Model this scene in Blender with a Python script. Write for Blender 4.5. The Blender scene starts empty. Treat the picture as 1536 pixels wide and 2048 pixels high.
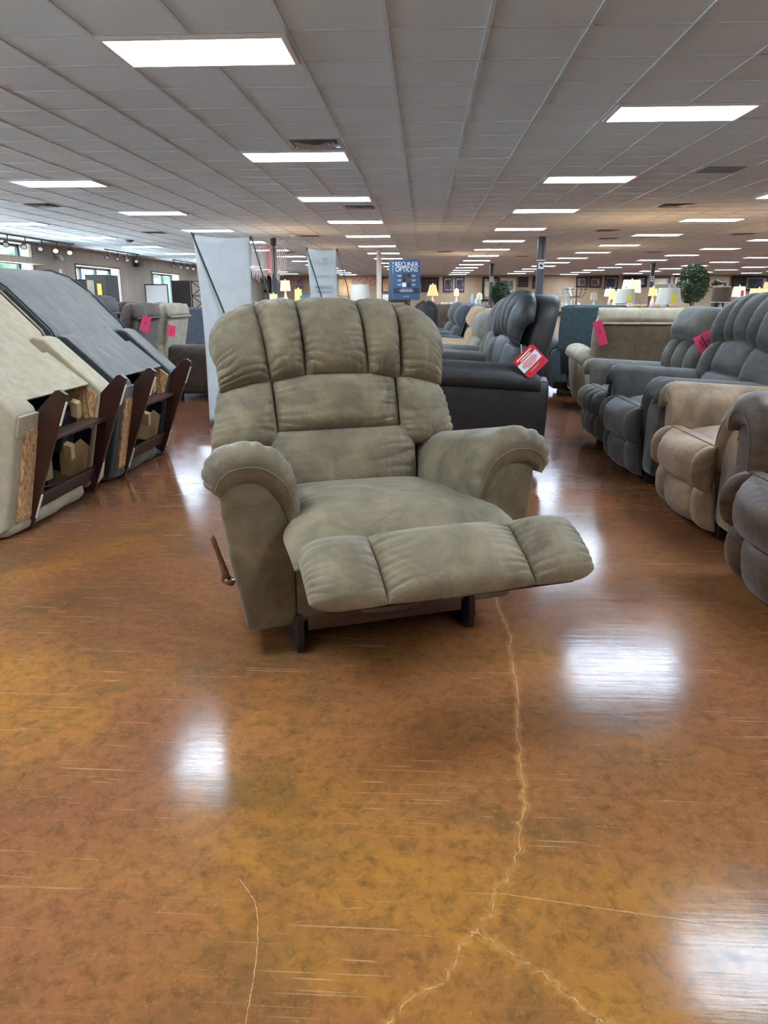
import bpy, bmesh, math, random
from mathutils import Vector, Matrix, noise
random.seed(7)
PI = math.pi
S = bpy.context.scene
COL = S.collection

# ------------------------------------------------------------------ camera
FOC, PITCH, YAW, HCAM = 1455.0, 0.2852, 0.0532, 1.14
cam_d = bpy.data.cameras.new('camera'); cam = bpy.data.objects.new('camera', cam_d); COL.objects.link(cam)
cam.location = (0, 0, HCAM)
cam.rotation_euler = (PI/2 - PITCH, 0, YAW)
cam_d.sensor_fit = 'HORIZONTAL'; cam_d.sensor_width = 36.0
cam_d.lens = FOC / 1536.0 * 36.0
cam_d.clip_start = 0.05; cam_d.clip_end = 300
S.camera = cam
# ------------------------------------------------------------------ world / exposure
W = bpy.data.worlds.new('sky'); S.world = W; W.use_nodes = True
nt = W.node_tree; nt.nodes.clear()
wo = nt.nodes.new('ShaderNodeOutputWorld'); wb = nt.nodes.new('ShaderNodeBackground')
wb.inputs[0].default_value = (0.50, 0.77, 1.0, 1); wb.inputs[1].default_value = 4.0
nt.links.new(wb.outputs[0], wo.inputs[0])
S.view_settings.view_transform = 'Standard'; S.view_settings.look = 'None'
S.view_settings.exposure = 1.2; S.view_settings.gamma = 1.0; S.view_settings.use_curve_mapping = False
PANEL_POWER = 20.0
LAMP_POWER = 5.0
sun_d = bpy.data.lights.new('daylight_sun', 'SUN'); sun_d.energy = 60.0; sun_d.angle = 0.3; sun_d.color = (1, .97, .9)
sun = bpy.data.objects.new('daylight_sun', sun_d); COL.objects.link(sun); sun.rotation_euler = (0.02, 0.0, 0)

# ------------------------------------------------------------------ helpers
T = 0.6096; X0 = -0.4107; Y0 = 8.2608; ZC = 2.708
def tx(i): return (i + X0) * T
def ty(j): return (j + Y0) * T
cp, sp_ = math.cos(PITCH), math.sin(PITCH)
def at(u, v, y):          # a point of the photograph at depth y
    a = (u - 768) / FOC; b = -(v - 1024) / FOC
    d = cp + b * sp_; z = -sp_ + b * cp
    rx = a * math.cos(YAW) - d * math.sin(YAW); ry = a * math.sin(YAW) + d * math.cos(YAW)
    k = y / ry
    return Vector((rx * k, y, HCAM + z * k))

def empty(name, loc=(0, 0, 0), rz=0.0, label=None, cat=None, group=None, kind=None):
    o = bpy.data.objects.new(name, None); COL.objects.link(o)
    o.location = loc; o.rotation_euler = (0, 0, rz); o.empty_display_size = .1
    return tag(o, label, cat, group, kind)
def tag(o, label=None, cat=None, group=None, kind=None):
    if label: o['label'] = label
    if cat: o['category'] = cat
    if group: o['group'] = group
    if kind: o['kind'] = kind
    return o
def mobj(name, verts, faces, mat, parent=None, smooth=True, loc=None):
    me = bpy.data.meshes.new(name); me.from_pydata([tuple(v) for v in verts], [], faces); me.update()
    if smooth: me.polygons.foreach_set('use_smooth', [True] * len(me.polygons))
    if mat: me.materials.append(mat)
    o = bpy.data.objects.new(name, me); COL.objects.link(o)
    if parent: o.parent = parent
    if loc: o.location = loc
    return o
class MB:
    def __init__(s): s.v = []; s.f = []
    def add(s, vs, fs):
        n = len(s.v); s.v += [Vector(v) for v in vs]; s.f += [tuple(i + n for i in f) for f in fs]; return s
    def box(s, c, d, rz=0, R=None):
        x, y, z = d[0] / 2, d[1] / 2, d[2] / 2
        vs = [Vector(p) for p in ((-x,-y,-z),(x,-y,-z),(x,y,-z),(-x,y,-z),(-x,-y,z),(x,-y,z),(x,y,z),(-x,y,z))]
        if R is None: R = Matrix.Rotation(rz, 3, 'Z')
        return s.add([R @ v + Vector(c) for v in vs], [(3,2,1,0),(4,5,6,7),(0,1,5,4),(1,2,6,5),(2,3,7,6),(3,0,4,7)])
    def tube(s, pts, r, n=8, caps=True):
        pts = [Vector(p) for p in pts]; m = len(pts)
        rs = r if isinstance(r, (list, tuple)) else [r] * m
        vs = []; up = None
        for i, p in enumerate(pts):
            t = (pts[min(i + 1, m - 1)] - pts[max(i - 1, 0)]).normalized()
            if up is None: up = Vector((0, 0, 1)) if abs(t.z) < .9 else Vector((1, 0, 0))
            a = t.cross(up).normalized(); b = t.cross(a).normalized()
            for k in range(n):
                w = 2 * PI * k / n; vs.append(p + a * (rs[i] * math.cos(w)) + b * (rs[i] * math.sin(w)))
        fs = [(i*n+k, i*n+(k+1)%n, (i+1)*n+(k+1)%n, (i+1)*n+k) for i in range(m-1) for k in range(n)]
        if caps: fs += [tuple(range(n))[::-1], tuple((m-1)*n + k for k in range(n))]
        return s.add(vs, fs)
    def lathe(s, prof, c=(0, 0, 0), n=20):
        vs = []
        for r, z in prof:
            for k in range(n):
                w = 2 * PI * k / n; vs.append(Vector((c[0] + r*math.cos(w), c[1] + r*math.sin(w), c[2] + z)))
        fs = [(i*n+k, i*n+(k+1)%n, (i+1)*n+(k+1)%n, (i+1)*n+k) for i in range(len(prof)-1) for k in range(n)]
        return s.add(vs, fs)
    def prism(s, poly, y0, y1, M=None):      # polygon in xz, extruded in y
        n = len(poly)
        vs = [Vector((p[0], y0, p[1])) for p in poly] + [Vector((p[0], y1, p[1])) for p in poly]
        if M is not None: vs = [M @ v for v in vs]
        fs = [tuple(range(n)), tuple(range(2*n-1, n-1, -1))] + [(i, i+n, (i+1)%n+n, (i+1)%n) for i in range(n)]
        return s.add(vs, fs)
    def ball(s, c, r, sub=2, sc=(1, 1, 1), bump=0):
        bm = bmesh.new(); bmesh.ops.create_icosphere(bm, subdivisions=sub, radius=1)
        vs = []
        for v in bm.verts:
            d = v.co.copy()
            k = r * (1 + (bump * noise.noise(d * 2.3 + Vector(c)) if bump else 0))
            vs.append(Vector(c) + Vector((d.x*k*sc[0], d.y*k*sc[1], d.z*k*sc[2])))
        s.add(vs, [tuple(v.index for v in f.verts) for f in bm.faces]); bm.free(); return s
    def build(s, name, mat, parent=None, smooth=False, bevel=0, seg=2, loc=None):
        o = mobj(name, s.v, s.f, mat, parent, smooth, loc)
        bm = bmesh.new(); bm.from_mesh(o.data); bmesh.ops.recalc_face_normals(bm, faces=bm.faces)
        if bevel:
            es = [e for e in bm.edges if len(e.link_faces) == 2 and e.calc_face_angle(0) > .5]
            bmesh.ops.bevel(bm, geom=es, offset=bevel, segments=seg, profile=.5, affect='EDGES', clamp_overlap=True)
            for f in bm.faces: f.smooth = True
        bm.to_mesh(o.data); bm.free()
        if bevel:
            m = o.modifiers.new('wn', 'WEIGHTED_NORMAL'); m.keep_sharp = False
        return o
def lerp(a, b, t): return a + (b - a) * t
def curve(pts, n):        # Catmull-Rom through 2D/3D points
    P = [Vector(p) for p in pts]; P = [P[0]*2 - P[1]] + P + [P[-1]*2 - P[-2]]
    out = []; m = len(P) - 3
    for k in range(n + 1):
        t = k / n * m; i = min(int(t), m - 1); t -= i
        a, b, c, d = P[i:i+4]
        out.append(0.5 * ((2*b) + (c-a)*t + (2*a-5*b+4*c-d)*t*t + (3*b-a-3*c+d)*t*t*t))
    return out

def pad(name, fn, mat, parent, t=.06, tb=.01, nu=16, nv=14, p=2.6, q=.5, puck=(0, 9), ends=(0, 9), seed=0.0, side=1, fall=.20):
    """stuffed cushion over the patch fn(u,v); puck = gathers running off the u edges, ends = off the v edges"""
    us = [.5 - .5 * math.cos(PI * i / nu) for i in range(nu + 1)]
    vs_ = [.5 - .5 * math.cos(PI * i / nv) for i in range(nv + 1)]
    front = []; back = {}; V = []; idx = {}
    e = 1e-3
    for i, u in enumerate(us):
        for j, v in enumerate(vs_):
            P = fn(u, v)
            uu = min(max(u, e), 1 - e); vv = min(max(v, e), 1 - e)
            N = (fn(uu + e, vv) - fn(uu - e, vv)).cross(fn(uu, vv + e) - fn(uu, vv - e))
            N = N.normalized() * side if N.length > 1e-12 else Vector((0, -1, 0))
            pr = max(0.0, (1 - abs(2*u - 1)**p) * (1 - abs(2*v - 1)**p)) ** q
            w = 0.0
            if puck[0]:
                for du, sd in ((u, 3.1), (1 - u, 7.7)):
                    ph = noise.noise(Vector((v * 4, sd + seed, u * 2))) * 3.0
                    am = .35 + .9 * abs(noise.noise(Vector((v * 3.3, sd * 2 + seed, 0))))
                    w += puck[0] * am * math.exp(-du / fall) * (.45 - 1.5 * (1 - abs(math.sin(PI * puck[1] * v + ph))) ** 2)
            if ends[0]:
                for dv, sd in ((v, 1.3), (1 - v, 5.9)):
                    ph = noise.noise(Vector((u * 4, sd + seed, v * 2))) * 3.0
                    am = .35 + .9 * abs(noise.noise(Vector((u * 3.3, sd * 2 + seed, 0))))
                    w += ends[0] * am * math.exp(-dv / .16) * (.45 - 1.5 * (1 - abs(math.sin(PI * ends[1] * u + ph))) ** 2)
            w *= min(1, pr * 2)
            lump = 1 + .07 * noise.noise(P * 9 + Vector((seed, 0, 0)))
            idx[(i, j)] = len(V); V.append(P + N * (t * pr * lump + w))
            if 0 < i < nu and 0 < j < nv: back[(i, j)] = P - N * tb * pr
    F = [(idx[i, j], idx[i+1, j], idx[i+1, j+1], idx[i, j+1]) for i in range(nu) for j in range(nv)]
    # coarse back sheet with the same border
    bi = dict()
    for k, P in back.items(): bi[k] = len(V); V.append(P)
    g = lambda i, j: bi.get((i, j), idx[i, j])
    F += [(g(i, j+1), g(i+1, j+1), g(i+1, j), g(i, j)) for i in range(nu) for j in range(nv)]
    if side < 0: F = [f[::-1] for f in F]
    return mobj(name, V, F, mat, parent)

def loft(name, secs, mat, parent, closed=True, caps=True):
    n = len(secs[0]); V = [v for s in secs for v in s]; m = len(secs)
    F = [(i*n+k, i*n+(k+1)%n, (i+1)*n+(k+1)%n, (i+1)*n+k) for i in range(m-1) for k in range(n if closed else n-1)]
    if caps: F += [tuple(range(n))[::-1], tuple((m-1)*n+k for k in range(n))]
    o = mobj(name, V, F, mat, parent)
    bm = bmesh.new(); bm.from_mesh(o.data); bmesh.ops.recalc_face_normals(bm, faces=bm.faces); bm.to_mesh(o.data); bm.free()
    return o
def copy_tree(o, parent=None):
    c = o.copy(); COL.objects.link(c); c.parent = parent
    for ch in list(o.children): copy_tree(ch, c)
    return c
def text_mesh(name, body, size, mat, parent, M, mirror=False, align='CENTER', ext=.0005, sx=1.0):
    cu = bpy.data.curves.new(name, 'FONT'); cu.body = body; cu.size = size; cu.extrude = ext
    cu.align_x = align; cu.align_y = 'CENTER'; cu.resolution_u = 2; cu.space_character = .92
    t = bpy.data.objects.new('t', cu); COL.objects.link(t)
    me = bpy.data.meshes.new_from_object(t); bpy.data.objects.remove(t)
    me.transform(Matrix.Diagonal(((-sx if mirror else sx), 1, 1, 1))); me.transform(M)
    me.name = name; me.materials.clear(); me.materials.append(mat)
    o = bpy.data.objects.new(name, me); COL.objects.link(o); o.parent = parent
    return o

# ------------------------------------------------------------------ materials
def mat(name, col, rough=.6, spec=.5, metal=0, emit=None, es=0, sheen=0, coat=0):
    m = bpy.data.materials.new(name); m.use_nodes = True
    b = m.node_tree.nodes['Principled BSDF']
    b.inputs['Base Color'].default_value = (*col, 1); b.inputs['Roughness'].default_value = rough
    b.inputs['Specular IOR Level'].default_value = spec; b.inputs['Metallic'].default_value = metal
    if emit: b.inputs['Emission Color'].default_value = (*emit, 1); b.inputs['Emission Strength'].default_value = es
    if sheen: b.inputs['Sheen Weight'].default_value = sheen
    if coat: b.inputs['Coat Weight'].default_value = coat
    return m
def nodes(m): return m.node_tree.nodes, m.node_tree.links, m.node_tree.nodes['Principled BSDF']
def mottled(name, c1, c2, sc=7, rough=.75, bump=.12, bsc=420, spec=.3, detail=6, sheen=.15, lo=.35, hi=.68, stretch=None, big=0.0):
    if sheen > 0: c1, c2 = [(c[0]*1.12, c[1]*.99, c[2]*.80) for c in (c1, c2)]
    m = mat(name, c1, rough, spec, sheen=sheen); N, L, b = nodes(m)
    tc = N.new('ShaderNodeTexCoord'); src = tc.outputs['Object']
    if stretch:
        mp = N.new('ShaderNodeMapping'); mp.inputs['Scale'].default_value = stretch
        L.new(src, mp.inputs[0]); vec = mp.outputs[0]
    else: vec = src
    n = N.new('ShaderNodeTexNoise'); n.inputs['Scale'].default_value = sc; n.inputs['Detail'].default_value = detail
    n.inputs['Roughness'].default_value = .62; n.inputs['Distortion'].default_value = .6
    L.new(vec, n.inputs['Vector'])
    r = N.new('ShaderNodeValToRGB'); r.color_ramp.elements[0].position = lo; r.color_ramp.elements[1].position = hi
    r.color_ramp.elements[0].color = (*c1, 1); r.color_ramp.elements[1].color = (*c2, 1)
    L.new(n.outputs[0], r.inputs[0]); L.new(r.outputs[0], b.inputs['Base Color'])
    if bump:
        f = N.new('ShaderNodeTexNoise'); f.inputs['Scale'].default_value = bsc; f.inputs['Detail'].default_value = 2
        L.new(vec, f.inputs['Vector'])
        bp = N.new('ShaderNodeBump'); bp.inputs['Strength'].default_value = bump; bp.inputs['Distance'].default_value = .002
        L.new(f.outputs[0], bp.inputs['Height'])
        if big:
            f2 = N.new('ShaderNodeTexNoise'); f2.inputs['Scale'].default_value = 22; f2.inputs['Detail'].default_value = 3; f2.inputs['Distortion'].default_value = 1.2
            L.new(src, f2.inputs['Vector'])
            b2 = N.new('ShaderNodeBump'); b2.inputs['Strength'].default_value = big; b2.inputs['Distance'].default_value = .01
            L.new(f2.outputs[0], b2.inputs['Height']); L.new(b2.outputs[0], bp.inputs['Normal'])
        L.new(bp.outputs[0], b.inputs['Normal'])
    return m
MT = {}
MT['taupe'] = mottled('taupe_suede', (.085, .070, .043), (.20, .166, .105), 6.5, .62, .55, 330, spec=.35, big=.25)
MT['charcoal'] = mottled('charcoal_leather', (.012, .012, .0125), (.022, .022, .023), 6, .5, .2, 300, spec=.45, big=.3, sheen=.05)
MT['charcoal2'] = mottled('dark_grey_suede', (.026, .0255, .025), (.056, .055, .053), 6, .7, .2, 300, big=.3)
MT['grey'] = mottled('grey_suede', (.055, .053, .049), (.105, .10, .092), 7, .75, .2, 300, big=.2)
MT['greyblue'] = mottled('slate_suede', (.075, .078, .082), (.125, .13, .135), 7, .75, .2, 300, big=.2)
MT['lightgrey'] = mottled('light_grey_suede', (.17, .17, .165), (.27, .27, .26), 8, .8, .2, 300, big=.2)
MT['tan'] = mottled('tan_suede', (.10, .066, .042), (.26, .18, .115), 5, .6, .2, 300, big=.35, detail=9)
MT['brown'] = mottled('brown_suede', (.022, .013, .007), (.085, .052, .027), 8, .5, .2, 300, big=.3, detail=10, stretch=(1, 1, 2.2))
MT['sand'] = mottled('sand_suede', (.30, .22, .13), (.40, .31, .20), 8, .75, .15, 300, big=.2)
MT['cream'] = mottled('cream_suede', (.23, .21, .17), (.34, .32, .27), 8, .8, .15, 300, big=.2)
MT['olivegrey'] = mottled('olive_grey_panel', (.125, .105, .078), (.18, .155, .12), 9, .85, .15, 300)
MT['teal'] = mottled('teal_fabric', (.022, .042, .055), (.04, .065, .08), 30, .85, .3, 260)
MT['navy'] = mottled('navy_fabric', (.045, .058, .085), (.075, .09, .12), 12, .8, .3, 260)
MT['cocoa'] = mottled('cocoa_suede', (.055, .042, .036), (.10, .078, .066), 8, .8, .15, 260)
MT['plum'] = mottled('dark_plum_suede', (.045, .042, .047), (.085, .078, .082), 8, .7, .15, 260)
MT['linen'] = mottled('beige_linen', (.29, .26, .20), (.36, .33, .265), 14, .9, .25, 240, big=.1)
MT['slatefab'] = mottled('slate_microfibre', (.085, .088, .088), (.14, .145, .145), 5, .85, .25, 240, stretch=(1, 2.5, 1), detail=8)
MT['bluegrey'] = mottled('blue_black_vinyl', (.022, .032, .044), (.034, .046, .06), 10, .7, .1, 240)
MT['osb'] = mottled('strand_board', (.22, .11, .04), (.62, .40, .21), 75, .8, .2, 60, stretch=(1, 1, .35), detail=4, lo=.38, hi=.6)
MT['pine'] = mottled('pine_block', (.42, .30, .15), (.58, .45, .26), 20, .8, .1, 60, stretch=(1, 1, .2))
MT['mahogany'] = mottled('mahogany_stain', (.028, .009, .006), (.052, .017, .010), 10, .35, .05, 60, spec=.5, sheen=0, stretch=(1, 1, .15))
MT['walnut'] = mottled('walnut_wood', (.05, .022, .012), (.095, .045, .024), 18, .35, .05, 80, spec=.5, sheen=0, stretch=(.15, 1, 1))
MT['darkwood'] = mottled('dark_wood', (.014, .008, .006), (.034, .019, .013), 20, .45, .05, 80, spec=.3, sheen=0)
MT['lever'] = mottled('lever_wood', (.11, .045, .02), (.2, .09, .04), 30, .25, .05, 80, spec=.6, sheen=0)
MT['black'] = mat('black_metal', (.012, .012, .013), .4)
MT['steel'] = mat('worn_steel', (.25, .25, .26), .35, metal=.9)
MT['hollow_dark'] = mat('hollow_black', (.006, .008, .012), .95, .1)  # near-black colour that stands for the shade inside hollows
MT['white'] = mat('white_plastic', (.72, .72, .72), .4)
MT['offwhite'] = mottled('painted_white', (.62, .62, .61), (.68, .68, .67), 8, .7, .03, 90)
MT['post'] = mat('grey_post_paint', (.06, .062, .07), .35)
MT['tagred'] = mat('red_card', (.62, .03, .025), .35)
MT['tagpink'] = mat('pink_card', (.68, .03, .10), .45)
MT['tagyellow'] = mat('yellow_card', (.75, .60, .05), .5)
MT['card'] = mat('white_card', (.75, .74, .72), .5)
MT['ink'] = mat('black_ink', (.02, .02, .02), .6)
MT['signblue'] = mat('sign_blue', (.045, .080, .145), .5)
MT['signnavy'] = mat('sign_navy', (.018, .028, .05), .5)
MT['leaf'] = mottled('ficus_leaf', (.012, .04, .012), (.05, .11, .035), 30, .5, 0, spec=.5)
MT['trunk'] = mottled('bark', (.05, .032, .02), (.1, .07, .045), 30, .8, .3, 60)
MT['ficuspot'] = mottled('woven_pot', (.05, .035, .025), (.10, .07, .05), 60, .8, .2, 60)
MT['shade_cool'] = mottled('cool_white_shade', (.40, .41, .41), (.46, .47, .47), 40, .8, .05, 200)
MT['tin'] = mat('brushed_tin', (.48, .50, .52), .45, metal=.25)

def shade_mat(name, col, s):
    m = mat(name, col, .8, emit=col, es=s); return m
MT['shade_warm'] = shade_mat('lit_cream_shade', (.95, .70, .42), .36)
MT['shade_gold'] = shade_mat('lit_amber_shade', (1.0, .60, .22), .38)
MT['shade_orange'] = shade_mat('lit_orange_shade', (1.0, .45, .18), .32)
MT['panel'] = mat('lit_panel', (.9, .9, .9), .5, emit=(.78, .98, 1.22), es=PANEL_POWER)
MT['headlit'] = mat('lit_spot', (.9, .9, .9), .5, emit=(1, .85, .55), es=12)

# acoustic tile
m = mat('acoustic_tile', (.72, .75, .80), .95, .1); MT['tile'] = m
N, L, b = nodes(m); tc = N.new('ShaderNodeTexCoord'); geo = N.new('ShaderNodeNewGeometry')
n1 = N.new('ShaderNodeTexNoise'); n1.inputs['Scale'].default_value = 160; n1.inputs['Detail'].default_value = 3
L.new(geo.outputs['Position'], n1.inputs['Vector'])
r = N.new('ShaderNodeValToRGB'); r.color_ramp.elements[0].position = .3; r.color_ramp.elements[1].position = .6
r.color_ramp.elements[0].color = (.63, .75, .85, 1); r.color_ramp.elements[1].color = (.73, .86, .95, 1)
L.new(n1.outputs[0], r.inputs[0]); L.new(r.outputs[0], b.inputs['Base Color'])
bp = N.new('ShaderNodeBump'); bp.inputs['Strength'].default_value = .4; bp.inputs['Distance'].default_value = .002
L.new(n1.outputs[0], bp.inputs['Height']); L.new(bp.outputs[0], b.inputs['Normal'])
MT['tbar'] = mat('grid_bar_paint', (.60, .70, .78), .5)
MT['wallpaint'] = mottled('taupe_wallpaper', (.31, .245, .195), (.37, .30, .24), 6, .85, .1, 40, stretch=(1, 1, .1), sheen=0)
MT['wallwarm'] = mottled('warm_tan_wall', (.40, .275, .17), (.46, .32, .20), 1.5, .85, .02, 40, sheen=0)

# stained polished concrete
m = mat('stained_concrete', (.3, .15, .05), .2, .5); MT['floor'] = m
N, L, b = nodes(m); geo = N.new('ShaderNodeNewGeometry'); P = geo.outputs['Position']
def nz(scale, detail=5, rough=.55, dist=0, vec=None, w=None):
    n = N.new('ShaderNodeTexNoise'); n.inputs['Scale'].default_value = scale; n.inputs['Detail'].default_value = detail
    n.inputs['Roughness'].default_value = rough; n.inputs['Distortion'].default_value = dist
    L.new(vec or P, n.inputs['Vector']); return n.outputs[0]
def mapping(sc, loc=(0, 0, 0), rot=0):
    mp = N.new('ShaderNodeMapping'); mp.inputs['Scale'].default_value = sc; mp.inputs['Location'].default_value = loc
    mp.inputs['Rotation'].default_value = (0, 0, rot); L.new(P, mp.inputs[0]); return mp.outputs[0]
def ramp(src, stops, mode='LINEAR'):
    r = N.new('ShaderNodeValToRGB'); r.color_ramp.interpolation = mode
    while len(r.color_ramp.elements) < len(stops): r.color_ramp.elements.new(.5)
    for e_, (p_, c_) in zip(r.color_ramp.elements, stops):
        e_.position = p_; e_.color = (*c_, 1) if len(c_) == 3 else c_
    L.new(src, r.inputs[0]); return r.outputs[0]
def mix(a, b_, f, mode='MIX'):
    x = N.new('ShaderNodeMix'); x.data_type = 'RGBA'; x.blend_type = mode
    if isinstance(f, float): x.inputs[0].default_value = f
    else: L.new(f, x.inputs[0])
    for s_, v_ in ((6, a), (7, b_)):
        if isinstance(v_, tuple): x.inputs[s_].default_value = (*v_, 1)
        else: L.new(v_, x.inputs[s_])
    return x.outputs[2]
base = ramp(nz(1.0, 7, .6, .8, mapping((1, 1, 1), (3.2, 1.1, 0))), [(.30, (0.160, 0.059, 0.021)), (.42, (0.218, 0.082, 0.026)), (.52, (0.250, 0.095, 0.028)), (.62, (0.315, 0.128, 0.024)), (.75, (0.250, 0.122, 0.032))])
red = mix(base, (0.218, 0.080, 0.048), ramp(nz(.7, 4, .5, .4, mapping((1, 1, 1), (7.7, 4.2, 0))), [(.48, (0, 0, 0)), (.68, (0.630, 0.630, 0.660))]))
oliv = mix(red, (0.085, 0.058, 0.022), ramp(nz(1.7, 6, .65, .5, mapping((1, 1, 1), (1.7, 9.3, 0))), [(.50, (0, 0, 0)), (.66, (0.62, 0.62, 0.62))]))
fine = mix(oliv, (0.070, 0.034, 0.013), ramp(nz(24, 9, .8, .3), [(.47, (0, 0, 0)), (.68, (0.7, 0.7, 0.7))]))
fine2 = mix(fine, (0.403, 0.210, 0.062), ramp(nz(70, 6, .8, 0), [(.55, (0, 0, 0)), (.70, (0.5, 0.5, 0.5))]))
def scr(sx, sy, lo_, rot, loc):
    return ramp(nz(1, 3, .4, .25, mapping((sx, sy, 1), loc, rot)), [(lo_, (0, 0, 0)), (lo_ + .03, (1, 1, 1))])
s1 = scr(1.9, 170, .69, .05, (0, 0, 0)); s2 = scr(2.6, 210, .69, -.06, (5, 3, 0)); s3 = scr(4.5, 120, .70, .9, (2, 8, 0)); s4 = scr(3.2, 140, .70, -1.0, (4, 1, 0))
sc_ = mix(mix(s1, s2, 1.0, 'ADD'), mix(s3, s4, 1.0, 'ADD'), 1.0, 'ADD')
msk = ramp(nz(2.2, 3, .6, 0, mapping((1, 1, 1), (12, 2, 0))), [(.42, (.15, .15, .15)), (.6, (.8, .8, .8))])
sf = mix((0, 0, 0), sc_, msk)
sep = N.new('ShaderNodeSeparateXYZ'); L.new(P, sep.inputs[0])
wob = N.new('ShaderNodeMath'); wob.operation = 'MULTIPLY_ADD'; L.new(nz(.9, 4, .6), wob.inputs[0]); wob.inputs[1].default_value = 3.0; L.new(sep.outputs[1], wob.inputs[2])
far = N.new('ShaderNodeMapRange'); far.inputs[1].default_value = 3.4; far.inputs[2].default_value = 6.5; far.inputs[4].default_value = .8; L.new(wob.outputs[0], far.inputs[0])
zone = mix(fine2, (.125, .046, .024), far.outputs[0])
fin = mix(zone, (.46, .28, .14), mix((0, 0, 0), sf, .55))
L.new(fin, b.inputs['Base Color'])
streak = nz(1, 4, .7, .2, mapping((3, 55, 1), (0, 0, 0), .02))
rr = ramp(mix(streak, nz(6, 5, .7), .5), [(.35, (.09, .09, .09)), (.65, (.20, .20, .20))])
L.new(mix(rr, (.45, .45, .45), sf), b.inputs['Roughness'])
bp = N.new('ShaderNodeBump'); bp.inputs['Strength'].default_value = .05; bp.inputs['Distance'].default_value = .004
L.new(streak, bp.inputs['Height'])
bp2 = N.new('ShaderNodeBump'); bp2.inputs['Strength'].default_value = .06; bp2.inputs['Distance'].default_value = .002
L.new(nz(45, 4, .7), bp2.inputs['Height']); L.new(bp.outputs[0], bp2.inputs['Normal']); L.new(bp2.outputs[0], b.inputs['Normal'])
b.inputs['Specular IOR Level'].default_value = .16

# ------------------------------------------------------------------ shell
XL, XR, YB, YF = -11.22, 27.5, -4.2, 52.6
fl = mobj('floor', [(XL-.4, YB-.2, 0), (XR+.2, YB-.2, 0), (XR+.2, YF+.2, 0), (XL-.4, YF+.2, 0)], [(0, 1, 2, 3)], MT['floor'], smooth=False); tag(fl, kind='structure')
MB().box(((XL+XR)/2, YF+.1, ZC/2+.1), (XR-XL+1, .2, ZC+.2)).build('wall_back', MT['wallwarm'])['kind'] = 'structure'
MB().box((XR+.1, (YB+YF)/2, ZC/2+.1), (.2, YF-YB+.6, ZC+.2)).build('wall_right', MT['wallwarm'])['kind'] = 'structure'
# left wall with openings
WT = .45
ops = [(-3.6, -.1, .62, 2.18), (1.4, 4.9, .62, 2.18), (6.5, 10.0, .62, 2.18), (12.5, 16.0, .62, 2.18), (17.6, 21.42, 0, 2.62), (24.1, 27.62, .62, 2.18), (30.92, 34.42, .62, 2.18), (38, 41.5, .62, 2.18)]  # the two nearest openings are unseen, added to bring daylight to the ceiling
wb_ = MB(); y = YB
for (a, c, z0, z1) in ops:
    wb_.box((XL-WT/2, (y+a)/2, ZC/2+.05), (WT, a-y, ZC+.1))
    if z0 > 0: wb_.box((XL-WT/2, (a+c)/2, z0/2), (WT, c-a, z0))
    wb_.box((XL-WT/2, (a+c)/2, (z1+ZC+.1)/2), (WT, c-a, ZC+.1-z1)); y = c
wb_.box((XL-WT/2, (y+YF)/2, ZC/2+.05), (WT, YF-y, ZC+.1))
wl = wb_.build('wall_left', MT['wallpaint']); wl['kind'] = 'structure'
fops = []
wf_ = MB(); x = XL - .45
for (a, c, z0, z1) in fops:
    wf_.box(((x+a)/2, YB-.1, ZC/2+.05), (a-x, .2, ZC+.1)).box(((a+c)/2, YB-.1, z0/2), (c-a, .2, z0)).box(((a+c)/2, YB-.1, (z1+ZC+.1)/2), (c-a, .2, ZC+.1-z1)); x = c
wf_.box(((x+XR+.2)/2, YB-.1, ZC/2+.05), (XR+.2-x, .2, ZC+.1))
wf_.build('wall_front', MT['wallwarm'])['kind'] = 'structure'
MT['glass'] = mat('window_glass', (.9, .97, 1), .02); g = MT['glass'].node_tree; bb = g.nodes['Principled BSDF']
bb.inputs['Transmission Weight'].default_value = 1.0; bb.inputs['IOR'].default_value = 1.0
MT['jamb'] = mat('white_jamb', (.62, .60, .60), .6)
MT['frame'] = mat('dark_teal_frame', (.02, .05, .06), .4)
MT['sill'] = mat('brown_trim', (.10, .06, .045), .5)
for k, (a, c, z0, z1) in enumerate(ops + fops):
    w = empty('door_1' if z0 == 0 else 'window_%d' % (k+1 if k < 2 else k), (XL, a, z0) if k < len(ops) else (c, YB, z0), 0 if k < len(ops) else PI/2, kind='structure')
    WT = .45 if k < len(ops) else .2
    L_ = c - a; Hh = z1 - z0; xo = -WT + .06
    f = MB()
    mull = [0, L_*.31, L_*.655, L_] if z0 > 0 else [0, L_*.28, L_*.62, L_]
    for y_ in mull: f.box((xo, min(max(y_, .04), L_-.04), Hh/2), (.09, .09, Hh))
    f.box((xo, L_/2, .04), (.09, L_, .08)); f.box((xo, L_/2, Hh-.04), (.09, L_, .08))
    if z0 == 0: f.box((xo, L_/2, 2.14), (.14, L_, .14))
    f.build('window_frame', MT['frame'], w)
    for i in range(3):
        MB().box((xo, (mull[i]+mull[i+1])/2, Hh/2), (.008, mull[i+1]-mull[i]-.08, Hh-.14)).build('pane', MT['glass'], w)
    MB().box((-WT/2, L_-.006, Hh/2), (WT-.12, .012, Hh)).build('jamb', MT['jamb'], w)
    t_ = MB()
    for (yy, zz, dy, dz) in ((-.03, Hh/2, .05, Hh+.1), (L_+.03, Hh/2, .05, Hh+.1), (L_/2, Hh+.03, L_+.1, .05)):
        t_.box((.012, yy, zz), (.024, dy, dz))
    if z0 > 0: t_.box((.02, L_/2, -.03), (.06, L_+.16, .05))
    t_.build('window_trim', MT['sill'], w)
bulk = MB().box((XL+.15, 19.5, 2.16), (.3, 4.2, .17)).build('trim_1', MT['wallpaint']); bulk['kind'] = 'structure'
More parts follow.
